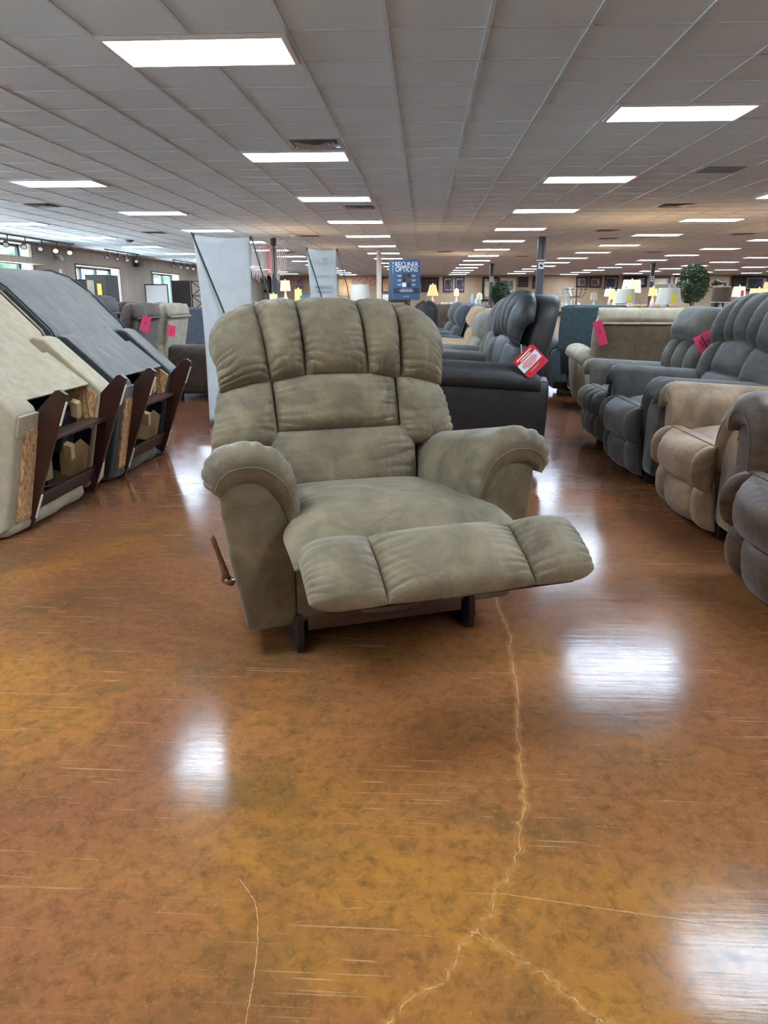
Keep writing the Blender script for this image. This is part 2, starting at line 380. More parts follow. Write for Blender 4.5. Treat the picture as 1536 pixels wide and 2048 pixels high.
# outside
gm = mottled('bounce_ground', (.34, .35, .37), (.42, .43, .45), 2, .9, 0, sheen=0)  # pale ground invented to bounce sunlight up onto the ceiling
o = mobj('ground', [(-60, -40, -.15), (XL-.5, -40, -.15), (XL-.5, 90, -.15), (-60, 90, -.15), (XL-.5, YB-.3, -.15), (60, YB-.3, -.15), (60, -40, -.15)], [(0, 1, 2, 3), (1, 6, 5, 4)], gm, smooth=False); tag(o, kind='structure')
tm = mottled('tree_foliage', (.014, .05, .03), (.075, .17, .10), 3.5, .7, 0, detail=8)
rt = random.Random(3)
for k in range(11):
    yy = 8 + k * 10.5; xx = -19 - rt.random() * 4
    t_ = empty('tree', (xx, yy, -.15), label='green leafy tree outside beyond the store windows', cat='tree', group='trees seen through the windows')
    MB().tube([(0, 0, 0), (0, 0, 2.2)], .18, 8).build('trunk', MT['trunk'], t_)
    cr = MB()
    for q in range(9): cr.ball((rt.uniform(-1.8, 1.8), rt.uniform(-3, 3), rt.uniform(.8, 4.4)), rt.uniform(1.2, 1.9), 3, (1, 1, .9), .7)
    cr.build('crown', tm, t_, smooth=True)

# ------------------------------------------------------------------ ceiling
ceil = mobj('ceiling', [(XL-.4, YB-.2, ZC+.09), (XL-.4, YF+.2, ZC+.09), (XR+.2, YF+.2, ZC+.09), (XR+.2, YB-.2, ZC+.09)], [(0, 1, 2, 3)], MT['tile'], smooth=False); ceil['kind'] = 'structure'
lights = []; 
for ci, x in enumerate(range(-15, 43, 6)):
    off = 0 if (ci % 2 == 0) else 3
    for k in range(-4, 13):
        j = 6 * k + off
        if ty(j) < YB + .3 or ty(j + 1) > YF - .2: continue
        lights.append((x, j))
vents = [(-2, 5, 'd'), (6, 8, 'r'), (7, 14, 'd'), (-2, 14, 'd'), (-11, 13, 'd'), (-11, 22, 'd'), (7, 22, 'd'), (8, 26, 'd'), (-2, 24, 'd'), (-5, 24, 'd'), (1, 35, 'd'), (13, 24, 'd'), (13, 36, 'd'), (6, 40, 'd'), (-8, 35, 'd'), (19, 30, 'd')]
occ = set()
for (x, j) in lights: occ |= {(x, j), (x+1, j)}
for (x, j, _) in vents: occ.add((x, j))
i0, i1 = -18, 45; j0, j1 = math.ceil(YB/T - Y0), math.floor(YF/T - Y0)
tv = [(.012, .012, 0), (T-.012, .012, 0), (T-.012, T-.012, 0), (.012, T-.012, 0), (.0, .0, .018), (T, 0, .018), (T, T, .018), (0, T, .018)]
tf = [(3, 2, 1, 0), (4, 5, 6, 7), (0, 1, 5, 4), (1, 2, 6, 5), (2, 3, 7, 6), (3, 0, 4, 7)]
tme = bpy.data.meshes.new('ceiling_tile'); tme.from_pydata([(v[0], v[1], v[2]) for v in tv], [], tf); tme.materials.append(MT['tile'])
cand = []; rest = MB()
for i in range(i0, i1):
    for j in range(j0, j1 + 1):
        if (i, j) in occ: continue
        X, Y = tx(i) + T/2, ty(j) + T/2
        r_ = X*math.cos(YAW) + Y*math.sin(YAW); d_ = -X*math.sin(YAW) + Y*math.cos(YAW)
        zc = d_*cp - 1.568*sp_; yc = 1.568*cp + d_*sp_
        vis = zc > .3 and abs(FOC*r_/zc) < 768+150 and 0 < 1024 - FOC*yc/zc + 60 < 700
        if vis: cand.append((d_, i, j))
        else: rest.add([Vector(v) + Vector((tx(i), ty(j), ZC-.003)) for v in tv], tf)
cand.sort()
rj = random.Random(5)
for n_, (d_, i, j) in enumerate(cand):
    if n_ < 300:
        o = bpy.data.objects.new('ceiling_tile', tme); COL.objects.link(o); o.parent = ceil
        o.location = (tx(i), ty(j), ZC - .003 + rj.uniform(-.0015, .0015))
    else: rest.add([Vector(v) + Vector((tx(i), ty(j), ZC-.003)) for v in tv], tf)
o = mobj('ceiling_tile_field', rest.v, rest.f, MT['tile'], ceil, smooth=False); o['kind'] = 'stuff'
bars = MB()
for i in range(i0, i1 + 1):
    o = MB().box((tx(i), (YB+YF)/2, ZC-.006), (.026, YF-YB, .012)).build('grid_bar', MT['tbar'], ceil)
for j in range(j0, j1 + 2):
    if YB < ty(j) < YF: MB().box(((XL+XR)/2, ty(j), ZC-.0045), (XR-XL, .026, .010)).build('grid_bar', MT['tbar'], ceil)
MB().box((XL+.012, (YB+YF)/2, ZC-.012), (.024, YF-YB, .026)).build('trim_2', MT['tbar'])['kind'] = 'structure'
MB().box(((XL+XR)/2, YF-.012, ZC-.012), (XR-XL, .024, .026)).build('trim_3', MT['tbar'])['kind'] = 'structure'
# troffer lights
proto = empty('ceiling_light', (0, 0, 0))
fr = MB(); LX, LY = 2*T, T
for (cx, cy, dx, dy) in ((LX/2, .03, LX-.03, .035), (LX/2, LY-.03, LX-.03, .035), (.03, LY/2, .035, LY-.03), (LX-.03, LY/2, .035, LY-.03)):
    fr.box((cx, cy, .002), (dx, dy, .03))
fr.build('frame', MT['white'], proto)
MB().box((LX/2, LY/2, .008), (LX-.09, LY-.08, .012)).build('diffuser', MT['panel'], proto)
special = {(-3, 0): 'large glowing ceiling light panel nearest the camera, upper left above the aisle',
           (3, 3): 'glowing ceiling light panel at upper right, largest on that side',
           (-3, 6): 'glowing ceiling light panel beside the air vent above the taupe recliner',
           (3, 9): 'second glowing ceiling light panel of the row right of centre',
           (-9, 9): 'glowing ceiling light panel at far left, nearest of its row',
           (-3, 12): 'third glowing ceiling light panel of the row left of centre',
           (3, 15): 'third glowing ceiling light panel of the row right of centre',
           (-9, 15): 'second glowing ceiling light panel of the left row'}
first = True
ordn = 'first second third fourth fifth sixth seventh eighth ninth tenth eleventh twelfth thirteenth fourteenth fifteenth sixteenth'.split()
rown = {-15: 'in the far left row by the windows', -9: 'in the row at left', -3: 'in the row just left of centre', 3: 'in the row just right of centre',
        9: 'in the second row right of centre', 15: 'in the third row right of centre', 21: 'in the fourth row right of centre', 27: 'in the fifth row right of centre', 33: 'in the sixth row right of centre', 39: 'in the row by the right wall'}
cnt = {}
for (x, j) in lights:
    c = proto if first else copy_tree(proto); first = False
    c.location = (tx(x), ty(j), ZC - .016)
    if ty(j) > 4: cnt[x] = cnt.get(x, 0) + 1
    tag(c, special.get((x, j), (ordn[cnt[x]-1] + ' light panel back from the camera ' + rown[x]) if ty(j) > 4 else 'light panel overhead or behind the camera, outside the photograph'), 'ceiling light', 'light panels in the grid ceiling')
# vents
def make_vent(kind):
    e = empty('ceiling_vent')
    MB().box((T/2, T/2, .012), (T-.03, T-.03, .006)).build('backing', MT['hollow_dark'] if kind == 'r' else MT['black'], e)
    f = MB()
    for (cx, cy, dx, dy) in ((T/2, .035, T-.03, .05), (T/2, T-.035, T-.03, .05), (.035, T/2, .05, T-.03), (T-.035, T/2, .05, T-.03)): f.box((cx, cy, -.002), (dx, dy, .01))
    f.build('frame', MT['tin'] if kind == 'd' else MT['tbar'], e)
    if kind == 'd':
        for s_ in (.42, .31, .20, .10):
            c0 = MB(); a, bz = s_/2, s_/2 - .035
            V_ = [(T/2+x_*q, T/2+y_*q, z_) for q, z_ in ((a, -.022), (bz, .006)) for x_, y_ in ((-1, -1), (1, -1), (1, 1), (-1, 1))]
            c0.add(V_, [(k, (k+1) % 4, (k+1) % 4+4, k+4) for k in range(4)]).build('louvre', MT['tin'], e)
    else:
        for q in range(6): MB().box((T/2, .1+q*.082, .0), (T-.12, .05, .004), R=Matrix.Rotation(.6, 3, 'X')).build('slat', MT['tbar'], e)
    return e
pd, pr_ = make_vent('d'), make_vent('r'); ud = ur = False
for (x, j, kd) in vents:
    if kd == 'd': c = copy_tree(pd) if ud else pd; ud = True
    else: c = copy_tree(pr_) if ur else pr_; ur = True
    c.location = (tx(x), ty(j), ZC - .004)
    lab = {(-2, 5): 'silver square ceiling vent just behind the second light panel', (6, 8): 'slatted grey return air grille in the ceiling at upper right',
           (7, 14): 'silver square ceiling vent right of centre behind the slatted grille', (-2, 14): 'silver ceiling vent beside the third light left of centre',
           (-11, 13): 'silver square ceiling vent at far left above the tipped chairs'}.get((x, j))
    tag(c, lab or 'small silver square vent far back in the grid ceiling', 'vent', None if lab else 'distant ceiling vents')

# ------------------------------------------------------------------ floor crack
def crack(pts, w, matl, seed, zoff, jit=1.0):
    cv = curve([(p[0], p[1], 0) for p in pts], 90); V = []; F = []; 
    for i, p in enumerate(cv):
        t_ = (cv[min(i+1, len(cv)-1)] - cv[max(i-1, 0)]).normalized(); nn = Vector((-t_.y, t_.x, 0))
        jx = noise.noise(Vector((i*.35, seed, 0))) * .012 + noise.noise(Vector((i*.9, seed+3, 0))) * .006
        c = p + nn * jx * jit
        ww = w * (.6 + .8 * abs(noise.noise(Vector((i*.5, seed+9, 0)))))
        for s_ in (-1, 0, 1): V.append((c.x + nn.x*ww*s_, c.y + nn.y*ww*s_, zoff))
    F = [(i*3+k, i*3+k+1, i*3+k+4, i*3+k+3) for i in range(len(cv)-1) for k in range(2)]
    o = mobj('crack', V, F, matl, fl, smooth=False)
    at_ = o.data.attributes.new('edge', 'FLOAT', 'POINT')
    at_.data.foreach_set('value', [1.0 if k % 3 == 1 else 0.0 for k in range(len(V))])
    return o
def crack_mat(name, col, amax, sc):
    m = mat(name, col, .3); N, L, b = nodes(m)
    a = N.new('ShaderNodeAttribute'); a.attribute_name = 'edge'
    g_ = N.new('ShaderNodeNewGeometry'); n = N.new('ShaderNodeTexNoise'); n.inputs['Scale'].default_value = sc; n.inputs['Detail'].default_value = 6
    L.new(g_.outputs['Position'], n.inputs['Vector'])
    r = N.new('ShaderNodeMath'); r.operation = 'MULTIPLY'; L.new(a.outputs['Fac'], r.inputs[0]); L.new(n.outputs[0], r.inputs[1])
    r2 = N.new('ShaderNodeMapRange'); r2.inputs[1].default_value = .12; r2.inputs[2].default_value = .5; r2.inputs[4].default_value = amax
    L.new(r.outputs[0], r2.inputs[0]); L.new(r2.outputs[0], b.inputs['Alpha'])
    return m
mh = crack_mat('filled_crack_halo', (.60, .25, .045), .42, 18); mc = crack_mat('filled_crack_core', (.86, .47, .20), .8, 60)
md = crack_mat('crack_dark', (.10, .05, .02), .7, 120)
main_c = [(.290, 2.75), (.318, 2.42), (.305, 2.2), (.300, 2.0), (.272, 1.75), (.262, 1.60), (.255, 1.48), (.237, 1.40), (.222, 1.33), (.193, 1.24), (.160, 1.20), (.150, 1.15), (.122, 1.10)]
bl = [(.122, 1.10), (.085, 1.065), (.065, 1.01), (.03, .975), (-.01, .945), (-.06, .88), (-.1, .83)]
br = [(.122, 1.10), (.18, 1.045), (.24, 1.0), (.29, .95), (.34, .91), (.42, .87)]
for k, (pp, w_) in enumerate(((main_c, .018), (bl, .014), (br, .018))):
    crack(pp, w_*1.6, mh, 3.3*k, .0006); crack(pp, .0036, mc, 3.3*k, .0010)
    crack(pp, .0013, md, 3.3*k, .0014)
for k, (pp) in enumerate(([(-.36, 1.20), (-.31, 1.13), (-.285, 1.02), (-.275, .9), (-.265, .8)], [(.17, 1.19), (.35, 1.165), (.62, 1.13)])):
    crack(pp, .0016, mc, 20+k, .0008, .15)

# ------------------------------------------------------------------ recliners
def arch_loop(outer, inner, n):
    return curve(outer, n), curve(inner, n)
def arm_pad(name, s, m, parent, sx, zs, y0, y1, nseg=20, ny=14, gath=.004, slope=.03, taper=0.0):
    """padded roll that drapes over the arm; s = side, section in xz swept along y"""
    out = [(.548, .565), (.588, .60), (.586, .655), (.545, .705), (.455, .725), (.37, .70), (.315, .635), (.296, .54), (.300, .43), (.308, .36)]
    inn = [(.538, .562), (.525, .575), (.505, .583), (.475, .588), (.44, .586), (.405, .570), (.372, .540), (.345, .495), (.325, .43), (.312, .355)]
    o_, i_ = curve([(a, 0, b) for a, b in out], nseg), curve([(a, 0, b) for a, b in inn], nseg)
    secs = []
    for q in range(ny + 1):
        f = q / ny; y = y0 + (y1 - y0) * (f ** 1.7)
        d = min(1, (y - y0) / .075); e = min(1, (y1 - y) / .05)
        puff = math.sqrt(max(0, 1 - (1-d)**2)) * math.sqrt(max(0.0, 1 - (1-e)**2)) * .9 + .1
        loop = []
        for a, b_, sg in ((o_, i_, 1), (i_, o_, -1)):
            rng = range(len(a)) if sg == 1 else range(len(a)-2, 0, -1)
            for t_ in rng:
                p = a[t_].lerp(b_[t_], .5 * (1 - puff))
                cr_ = (1 - abs(math.sin(PI * 13 * t_ / nseg + 2.0*noise.noise(Vector((t_*6.0/nseg, s*3, y*5)))))) ** 2
                w = gath * math.exp(-max(0, y - y0 - .04) / .07) * (.3 - 1.4 * cr_ * (.4 + abs(noise.noise(Vector((t_*9.0/nseg, s*7, 2)))) * 1.6)) * (1 if sg == 1 else 0) * min(1, puff * 1.2)
                nrm = (a[t_] - b_[t_]); nrm = nrm.normalized() if nrm.length > 1e-6 else Vector((0, 0, 1))
                p = p + nrm * w
                drop = -slope * max(0, y - .02)
                wo = min(1, max(0, (p.x - .32) / .2))
                loop.append(Vector((s * (p.x - taper * max(0, y) * wo) * sx, y, (p.z + drop * min(1, max(0, (p.z - .36) / .2))) * zs)))
        secs.append(loop)
    pad_ = loft(name, secs, m, parent)
    if gath > .006:
        sm_ = [a.lerp(b_, .52) for a, b_ in zip(o_, i_)]
        MB().tube([(s*p.x*sx, y0 - .0015, p.z*zs) for p in sm_], .0022, 5).build('seam', m, pad_, smooth=True)
    return pad_
def arm_panel(s, m, parent, sx, zs, D, lo=.09, slope=.03, taper=0.0):
    sec = [(.318, lo), (.318, .60), (.36, .645), (.45, .655), (.52, .63), (.540, .585), (.540, .50), (.522, .35), (.495, .20), (.478, lo)]
    mb = MB()
    st = [(.012, .0), (.03, .01), (D*.5, .01), (D-.10, .005), (D, -.01)]
    secs = []
    for y, g_ in st:
        cx = .43
        secs.append([Vector((s*sx*(cx + (x-cx)*(1+g_*2) - taper*max(0, y)*min(1, max(0, (x-.32)/.2))), y, zs*(z - slope*y*min(1, max(0, (z-.3)/.25))) if z > lo else (lo + (.05 if y < .02 else (.10 if y > D-.03 else 0)) )*zs)) for x, z in sec])
    o = loft('arm_panel', secs, m, parent)
    bm = bmesh.new(); bm.from_mesh(o.data)
    es = [e for e in bm.edges if len(e.link_faces) == 2 and e.calc_face_angle(0) > .6]
    bmesh.ops.bevel(bm, geom=es, offset=.014, segments=2, profile=.5, affect='EDGES', clamp_overlap=True)
    for f in bm.faces: f.smooth = True
    bm.to_mesh(o.data); bm.free()
    return o
def back_frame_fn(yl, sl):
    return lambda x, z, dy=0.0: Vector((x, yl + sl*(z - .45) + dy, z))
def shell(m, parent, B, xw, zt, thick, name='backrest', z0=.30):
    """upholstered outside back: rounded slab behind the cushions"""
    secs = []; n = 16
    for q in range(7):
        f = q / 6; dy = lerp(.0, thick, f); sc = [.93, .985, 1, 1, 1, .985, .94][q]
        loop = []
        for k in range(n + 1):
            w = PI * k / n; x = xw * sc * math.copysign(abs(math.cos(w)) ** .45, math.cos(w)); z = lerp(zt - .34, zt * 1.0, math.sin(w) ** .5) - (1-sc) * .1
            loop.append(B(x, z, dy))
        loop.append(B(-xw * sc * .92, z0, dy + .04)); loop.append(B(xw * sc * .92, z0, dy + .04))
        secs.append(loop)
    return loft(name, secs, m, parent)

def recliner(key, loc, rz, label, m, W=1.13, H=1.135, D=.92, res=1.0, opened=False, back='channels', ym=None, lever=True, group=None, mside=None, armz=1.0, tilt=.35, legs=None, name='recliner', seed=0.0):
    m = MT[m]; ms = MT[mside] if mside else m
    root = empty(name, loc, rz, label, 'recliner', group)
    sx = W / 1.13; zs = H / 1.135; R = lambda n: max(5, int(n * res))
    for s in (-1, 1):
        sl_, tp_ = (.20, .085) if opened else (.06, .0)
        arm_panel(s, ms, root, sx, zs*armz, D - .10, slope=sl_, taper=tp_)
        arm_pad('arm_pad', s, m, root, sx, zs*armz, -.025, .74 if opened else D - .16, R(30), R(16), .014 if res > .6 else .004, sl_, tp_)
    # base box and front skirt
    MB().box((0, D*.5, .25), (.62*sx, D-.18, .26)).build('base', ms, root, bevel=.015)
    if opened:
        fn = lambda u, v: Vector((lerp(-.315, .315, u), .03 + .010*math.sin(u*9), lerp(.10, .40, v)))
        pad('front_skirt', fn, m, root, t=.014, tb=.01, nu=24, nv=8, p=8, puck=(.003, 3), seed=2)
        for x_ in (-.20, .21):
            MB().box((x_, .012, .205), (.085, .012, .05)).build('opening_shade', MT['hollow_dark'], root, bevel=.003)  # solid dark block, its colour stands for the shade in an opening
    # rocker base
    if opened:
        for s in (-1, 1):
            b = MB(); b.prism([(.0, .004), (.05, 0), (.62, .0), (.70, .03), (.70, .06), (.05, .135), (.0, .135), (-.012, .06)], -.012, .012, Matrix.Translation((s*.31, 0, 0)) @ Matrix.Rotation(PI/2, 4, 'Z'))
            b.build('rocker_rail', MT['darkwood'], root, bevel=.003)
        MB().box((0, .03, .095), (.56, .022, .05)).build('cross_rail', MT['walnut'], root, bevel=.003)
        MB().box((0, .6, .08), (.56, .03, .05)).build('cross_rail', MT['walnut'], root, bevel=.003)
    else:
        for s in (-1, 1):
            b = MB(); b.prism([(.0, .004), (.05, 0), (D-.3, .0), (D-.2, .03), (D-.2, .07), (.0, .11)], -.02, .02, Matrix.Translation((s*.27*sx, .06, 0)) @ Matrix.Rotation(PI/2, 4, 'Z'))
            b.build('rocker_rail', MT['darkwood'], root)
        MB().box((0, .12, .07), (.52*sx, .025, .05)).build('cross_rail', MT['darkwood'], root)
    # seat
    if opened:
        def fs(u, v):
            y = lerp(-.24, .62, v); k = 1 / (1 + math.exp((y + .0) / .022))
            hw = .318 + k * .05
            cz = .400 + .05 * math.sin(v * PI) ** .8 - .03 * v
            if y < -.1: cz -= ((-.1 - y) / .14) ** 2 * .012
            x = lerp(-hw, hw + .022 * k, u)
            return Vector((x, y, cz - .035 * v * v))
        pad('seat_cushion', fs, m, root, t=.088, tb=.035, nu=R(44), nv=R(44), p=4.5, q=.5, puck=(.008, 10), ends=(.005, 9), seed=1)
        # footrest
        fr = empty('footrest_mechanism', (0, 0, 0)); fr.parent = root
        bd = MB().box((0, -.50, .435), (.70, .15, .02), R=Matrix.Rotation(math.radians(31), 3, 'X')).build('footrest', MT['darkwood'], root)
        bpy.data.objects.remove(fr)
        ll = [-.40, -.205, .205, .395]
        for k in range(3):
            a, c = ll[k], ll[k+1]
            def ff(u, v, a=a, c=c, k=k):
                # v 0 = lower front lip, 1 = upper rear edge
                sag = .0
                x = lerp(a, c, u)
                w = (v - .5)
                ang = math.radians(31)
                y = -.515 + w * .22 * math.cos(ang)
                z = .474 + w * .22 * math.sin(ang)
                rnd = 0
                if k == 0: e = max(0, 1 - u / .5); rnd = 1 - .25 * e ** 3
                elif k == 2: e = max(0, (u - .5) / .5); rnd = 1 - .25 * e ** 3
                else: rnd = 1.0
                y = lerp(-.515, y, rnd); z = lerp(.470, z, rnd)
                if k != 1: x += 0
                return Vector((x, y, z))
            pad('footrest_section', ff, m, bd, t=.062, tb=.04, nu=R(34), nv=R(34), p=3.2 if k == 1 else 2.6, q=.5, puck=(.015, 9), ends=(0, 9), seed=5+k, fall=.10 if k == 1 else .17)
        for s in (-1, 1):
            MB().tube([(s*.29, .08, .30), (s*.30, -.10, .36), (s*.27, -.46, .43)], .011, 6).tube([(s*.27, .10, .36), (s*.29, -.08, .30), (s*.28, -.42, .41)], .009, 6).build('mechanism_arm', MT['steel'], root)
    else:
        def fs(u, v):
            y = lerp(-.035, D*.66, v)
            return Vector((lerp(-.325, .325, u)*sx, y, (.37 + .04*math.sin(v*PI))*zs))
        pad('seat_cushion', fs, m, root, t=.10*zs, tb=.05, nu=R(26), nv=R(22), p=4.5, q=.5, puck=(.003, 9), ends=(.003, 7), seed=1+seed)
        # closed leg panel: upper and lower bolster
        lb = MB().box((0, .0, .30*zs), (.60*sx, .05, .36*zs)).build('leg_panel', ms, root)
        secs_ = legs or [-.335, -.2, .2, .335]
        for (za, zb, tk, yo) in ((.25, .475, .165, -.005), (.055, .30, .145, .005)):
            if legs or za < .2: cuts = secs_
            else: cuts = [-.335, -.27, .27, .335] if not legs else secs_
            for k in range(len(cuts)-1):
                a, c = cuts[k]*sx, cuts[k+1]*sx
                fl_ = lambda u, v, a=a, c=c, za=za, zb=zb, yo=yo: Vector((lerp(a, c, u), yo - .015 + (.03*(1-v) if za < .2 else 0), lerp(za, zb, v)*zs))
                pad('leg_bolster', fl_, m, lb, t=(tk*.78 if len(cuts) < 5 else tk*.7)*(1.0 if 0 < k < len(cuts)-2 or len(cuts) > 4 else .8), tb=.0, nu=R(14), nv=R(18), p=2.6, q=.5, puck=(.008, 8), ends=(.003, 6), seed=k+za*9+seed)
    # back
    yl = .535 if ym is None else ym
    B = back_frame_fn(yl, tilt)
    cx = -.006 if opened else 0
    sh = shell(ms, root, (lambda x, z, dy=0: B((x*(.955 if opened else 1) + cx)*sx, z*zs, dy + .075)), .455, 1.115, .15)
    bs = .955 if opened else 1.0
    P = lambda x, z, dy=0.0: B((x*bs + cx)*sx, z*zs, dy)
    def ztop(x):
        a = min(1, abs(x) / .492); return .86 + .272 * (1 - a ** 4.2) ** (1/2.6)
    def zbot(x): return .850 - .055 * (abs(x) / .47) ** 2
    if back == 'channels':
        cb = [-.475, -.27, -.125, .145, .285, .475]; ct = [-.485, -.30, -.13, .135, .30, .485]
        if opened is False: cb = [-.475, -.24, -.10, .10, .24, .475]; ct = [-.485, -.27, -.11, .11, .27, .485]
        for k in range(5):
            def fh(u, v, k=k):
                x = lerp(lerp(cb[k], cb[k+1], u), lerp(ct[k], ct[k+1], u), v)
                z = lerp(zbot(x), ztop(x), v)
                return P(x, z, -.01 + .10 * max(0, v - .55) ** 1.6 * 2.0 + .05*max(0, abs(x)-.36)*3)
            pad('head_channel', fh, m, sh, t=.082 if k == 2 else .075, tb=.02, nu=R(30), nv=R(36), p=2.6, q=.5, puck=(.019, 9), ends=(.009, 5), seed=k*1.7+seed)
        mid = [(-.262, .262)]
        def fm(u, v):
            x = lerp(-.262, .262, u); z = lerp(.638, zbot(x) + .004, v); return P(x, z)
        pad('middle_panel', fm, m, sh, t=.062, tb=.02, nu=R(36), nv=R(26), p=3.4, q=.5, puck=(.011, 6), ends=(.005, 12), seed=11+seed)
        for s in (-1, 1):
            def fw(u, v, s=s):
                xin = lerp(.262, .268, v); xo = lerp(.530, .472, v ** .8)
                uu = u if s > 0 else 1 - u
                x = s * lerp(xin, xo, uu); z = lerp(.575 - .02*uu, zbot(x) + .006, v)
                return P(x, z, .07 * uu ** 2.5 - .005)
            pad('side_wing', fw, m, sh, t=.068, tb=.02, nu=R(28), nv=R(30), p=2.8, q=.5, puck=(.014, 8), ends=(.010, 6), seed=13+s+seed)
        def fl2(u, v):
            w = .30 + .012 * v; x = lerp(-w, w, u); return P(x * (1.04 if opened else 1), lerp(.40, .645, v), -.005)
        pad('lumbar_cushion', fl2, m, sh, t=.068, tb=.02, nu=R(38), nv=R(28), p=3.2, q=.5, puck=(.010, 6), ends=(.009, 20), seed=17+seed)
    elif back == 'tuft':
        def fh(u, v): x = lerp(-.40, .40, u); return P(x, lerp(.86, 1.115, v), -.02 + .06*v)
        pad('head_pillow', fh, m, sh, t=.125, tb=.03, nu=R(26), nv=R(22), p=3.4, q=.5, puck=(.009, 7), ends=(.003, 5), seed=21+seed)
        xs = [-.40, -.14, .14, .40]
        for r_, (za, zb) in enumerate(((.42, .63), (.62, .86))):
            for k in range(3):
                fq = lambda u, v, k=k, za=za, zb=zb: P(lerp(xs[k], xs[k+1], u), lerp(za, zb, v))
                pad('tufted_panel', fq, m, sh, t=.065, tb=.02, nu=R(18), nv=R(18), p=2.5, q=.5, puck=(.008, 4), ends=(.008, 4), seed=25+k+r_*3+seed)
    elif back == 'pillows':
        for (za, zb, w, tk) in ((.80, 1.12, .44, .13), (.56, .82, .42, .10), (.40, .58, .36, .08)):
            cuts = [-w, -w*.42, w*.42, w] if za > .55 else [-w, w]
            for k in range(len(cuts)-1):
                fq = lambda u, v, a=cuts[k], c=cuts[k+1], za=za, zb=zb: P(lerp(a, c, u), lerp(za, zb - (.03*abs(lerp(a, c, u)/.44)**3 if za > .7 else 0), v), .04*max(0, v-.5) if za > .7 else 0)
                pad('back_pillow', fq, m, sh, t=tk, tb=.02, nu=R(18), nv=R(22), p=2.8, q=.5, puck=(.009, 7), ends=(.005, 5), seed=31+k+za*7+seed)
    if opened or (lever and res > .5):
        lx = -.50 * sx
        e = MB().tube([(lx-.005, .25, .20), (lx-.012, .252, .185)], [.022, .024], 12)
        e.tube([(-.545*sx - .015, .245, .365), (-.54*sx-.013, .246, .35), (-.522*sx-.014, .248, .29), (lx-.02, .25, .225), (lx-.016, .25, .19)], [.007, .0095, .0085, .013, .017], 12)
        e.build('recline_lever', MT['lever'], root, smooth=True)
        MB().tube([(lx + .05, .25, .19), (lx-.024, .25, .19)], .008, 10).build('lever_bolt', MT['steel'], root, smooth=True)
    return root

main = recliner('main', (-.105, 2.2975, 0), math.radians(21.2), 'taupe suede rocker recliner with footrest raised, standing alone in the open aisle', 'taupe', W=1.13, H=1.135, D=.90, res=2.0, opened=True)

# row behind, facing left
LFT = -PI / 2
recliner('dark', (-.02, 5.36, 0), LFT + .06, 'charcoal leather recliner behind the taupe recliner, big red and white card hung on its back', 'charcoal', W=1.02, H=1.19, D=.93, res=.75, back='channels', lever=False, ym=.52, tilt=.24, seed=2, mside='charcoal')
recliner('g1', (-.02, 6.95, 0), LFT, 'light grey suede recliner directly behind the charcoal leather one', 'greyblue', W=1.0, H=1.14, D=.93, res=.5, back='channels', lever=False, ym=.56, tilt=.3, seed=4, mside='grey')
recliner('g1', (-.02, 8.15, 0), LFT, 'pale grey recliner between the light grey and the tan recliners, mostly its arm in view', 'lightgrey', W=1.0, H=1.02, D=.9, res=.4, back='pillows', lever=False, ym=.54, seed=5)
recliner('t1', (-.05, 9.35, 0), LFT, 'tan recliner with round head pillow, third row behind the charcoal recliner', 'sand', W=1.0, H=1.05, D=.93, res=.5, back='tuft', lever=False, ym=.56, tilt=.3, seed=6)
recliner('b1', (-.1, 10.7, 0), LFT, 'navy blue recliner with smooth tall back beyond the tan recliner', 'navy', W=1.0, H=1.08, D=.93, res=.4, back='pillows', lever=False, ym=.5, seed=7)
recliner('b2', (-.15, 12.0, 0), LFT, 'slate grey recliner with pink card beyond the navy recliner', 'greyblue', W=1.0, H=1.1, D=.93, res=.35, back='pillows', lever=False, ym=.5, seed=8)
# right-hand row
recliner('brown', (1.315, 2.58, 0), LFT + .02, 'dark brown suede recliner cut off at the right edge, nearest of its row', 'brown', W=1.05, H=1.16, D=.95, res=.95, back='pillows', lever=False, armz=1.06, seed=9)
recliner('tan', (1.39, 3.74, 0), LFT + .03, 'mottled tan suede recliner with closed footrest beside the dark brown one', 'tan', W=1.06, H=1.13, D=.95, res=.95, back='pillows', lever=False, armz=.97, seed=10)
recliner('grey2', (1.37, 4.90, 0), LFT + .03, 'charcoal grey suede recliner with channelled back between tan and tufted recliners', 'charcoal2', W=1.06, H=1.17, D=.95, res=.9, back='channels', lever=False, armz=.93, seed=11)
recliner('grey3', (1.44, 6.00, 0), LFT + .03, 'grey suede recliner with tufted back, round head pillow and channelled leg rest', 'grey', W=1.0, H=1.08, D=.93, res=.8, back='tuft', lever=False, armz=.95, legs=[-.335, -.17, 0, .17, .335], seed=12)
def back_panel(root, m, w, z0, z1, y, tilt, mb=None):
    fn = lambda u, v: Vector((lerp(-w, w, u), y + tilt*(lerp(z0, z1, v) - .45), lerp(z0, z1, v)))
    pad('outside_back_panel', fn, MT[m], root, t=.02, tb=.01, nu=12, nv=12, p=14, side=-1)
    fn2 = lambda u, v: Vector((lerp(-w-.02, w+.02, u), y + .0 + tilt*(z1 - .45) - .10 * (1-v) + .02, z1 + .005 + .115*math.sin(v*1.2)))
    if mb: pad('cap_roll', lambda u, v: Vector((lerp(-w-.02, w+.02, u), y + tilt*(z1-.45) + .012 - .03*v, lerp(z1 + .012, z1 + .155, v))), MT[mb], root, t=.045, tb=.04, nu=22, nv=12, p=3.2, q=.5, puck=(.003, 5), ends=(.002, 16), side=-1, seed=3)
    if mb: MB().box((0, y + tilt*(z1-.45) + .03, z1 + .005), (2*w, .03, .022)).build('welt', MT[mb], root, bevel=.006)
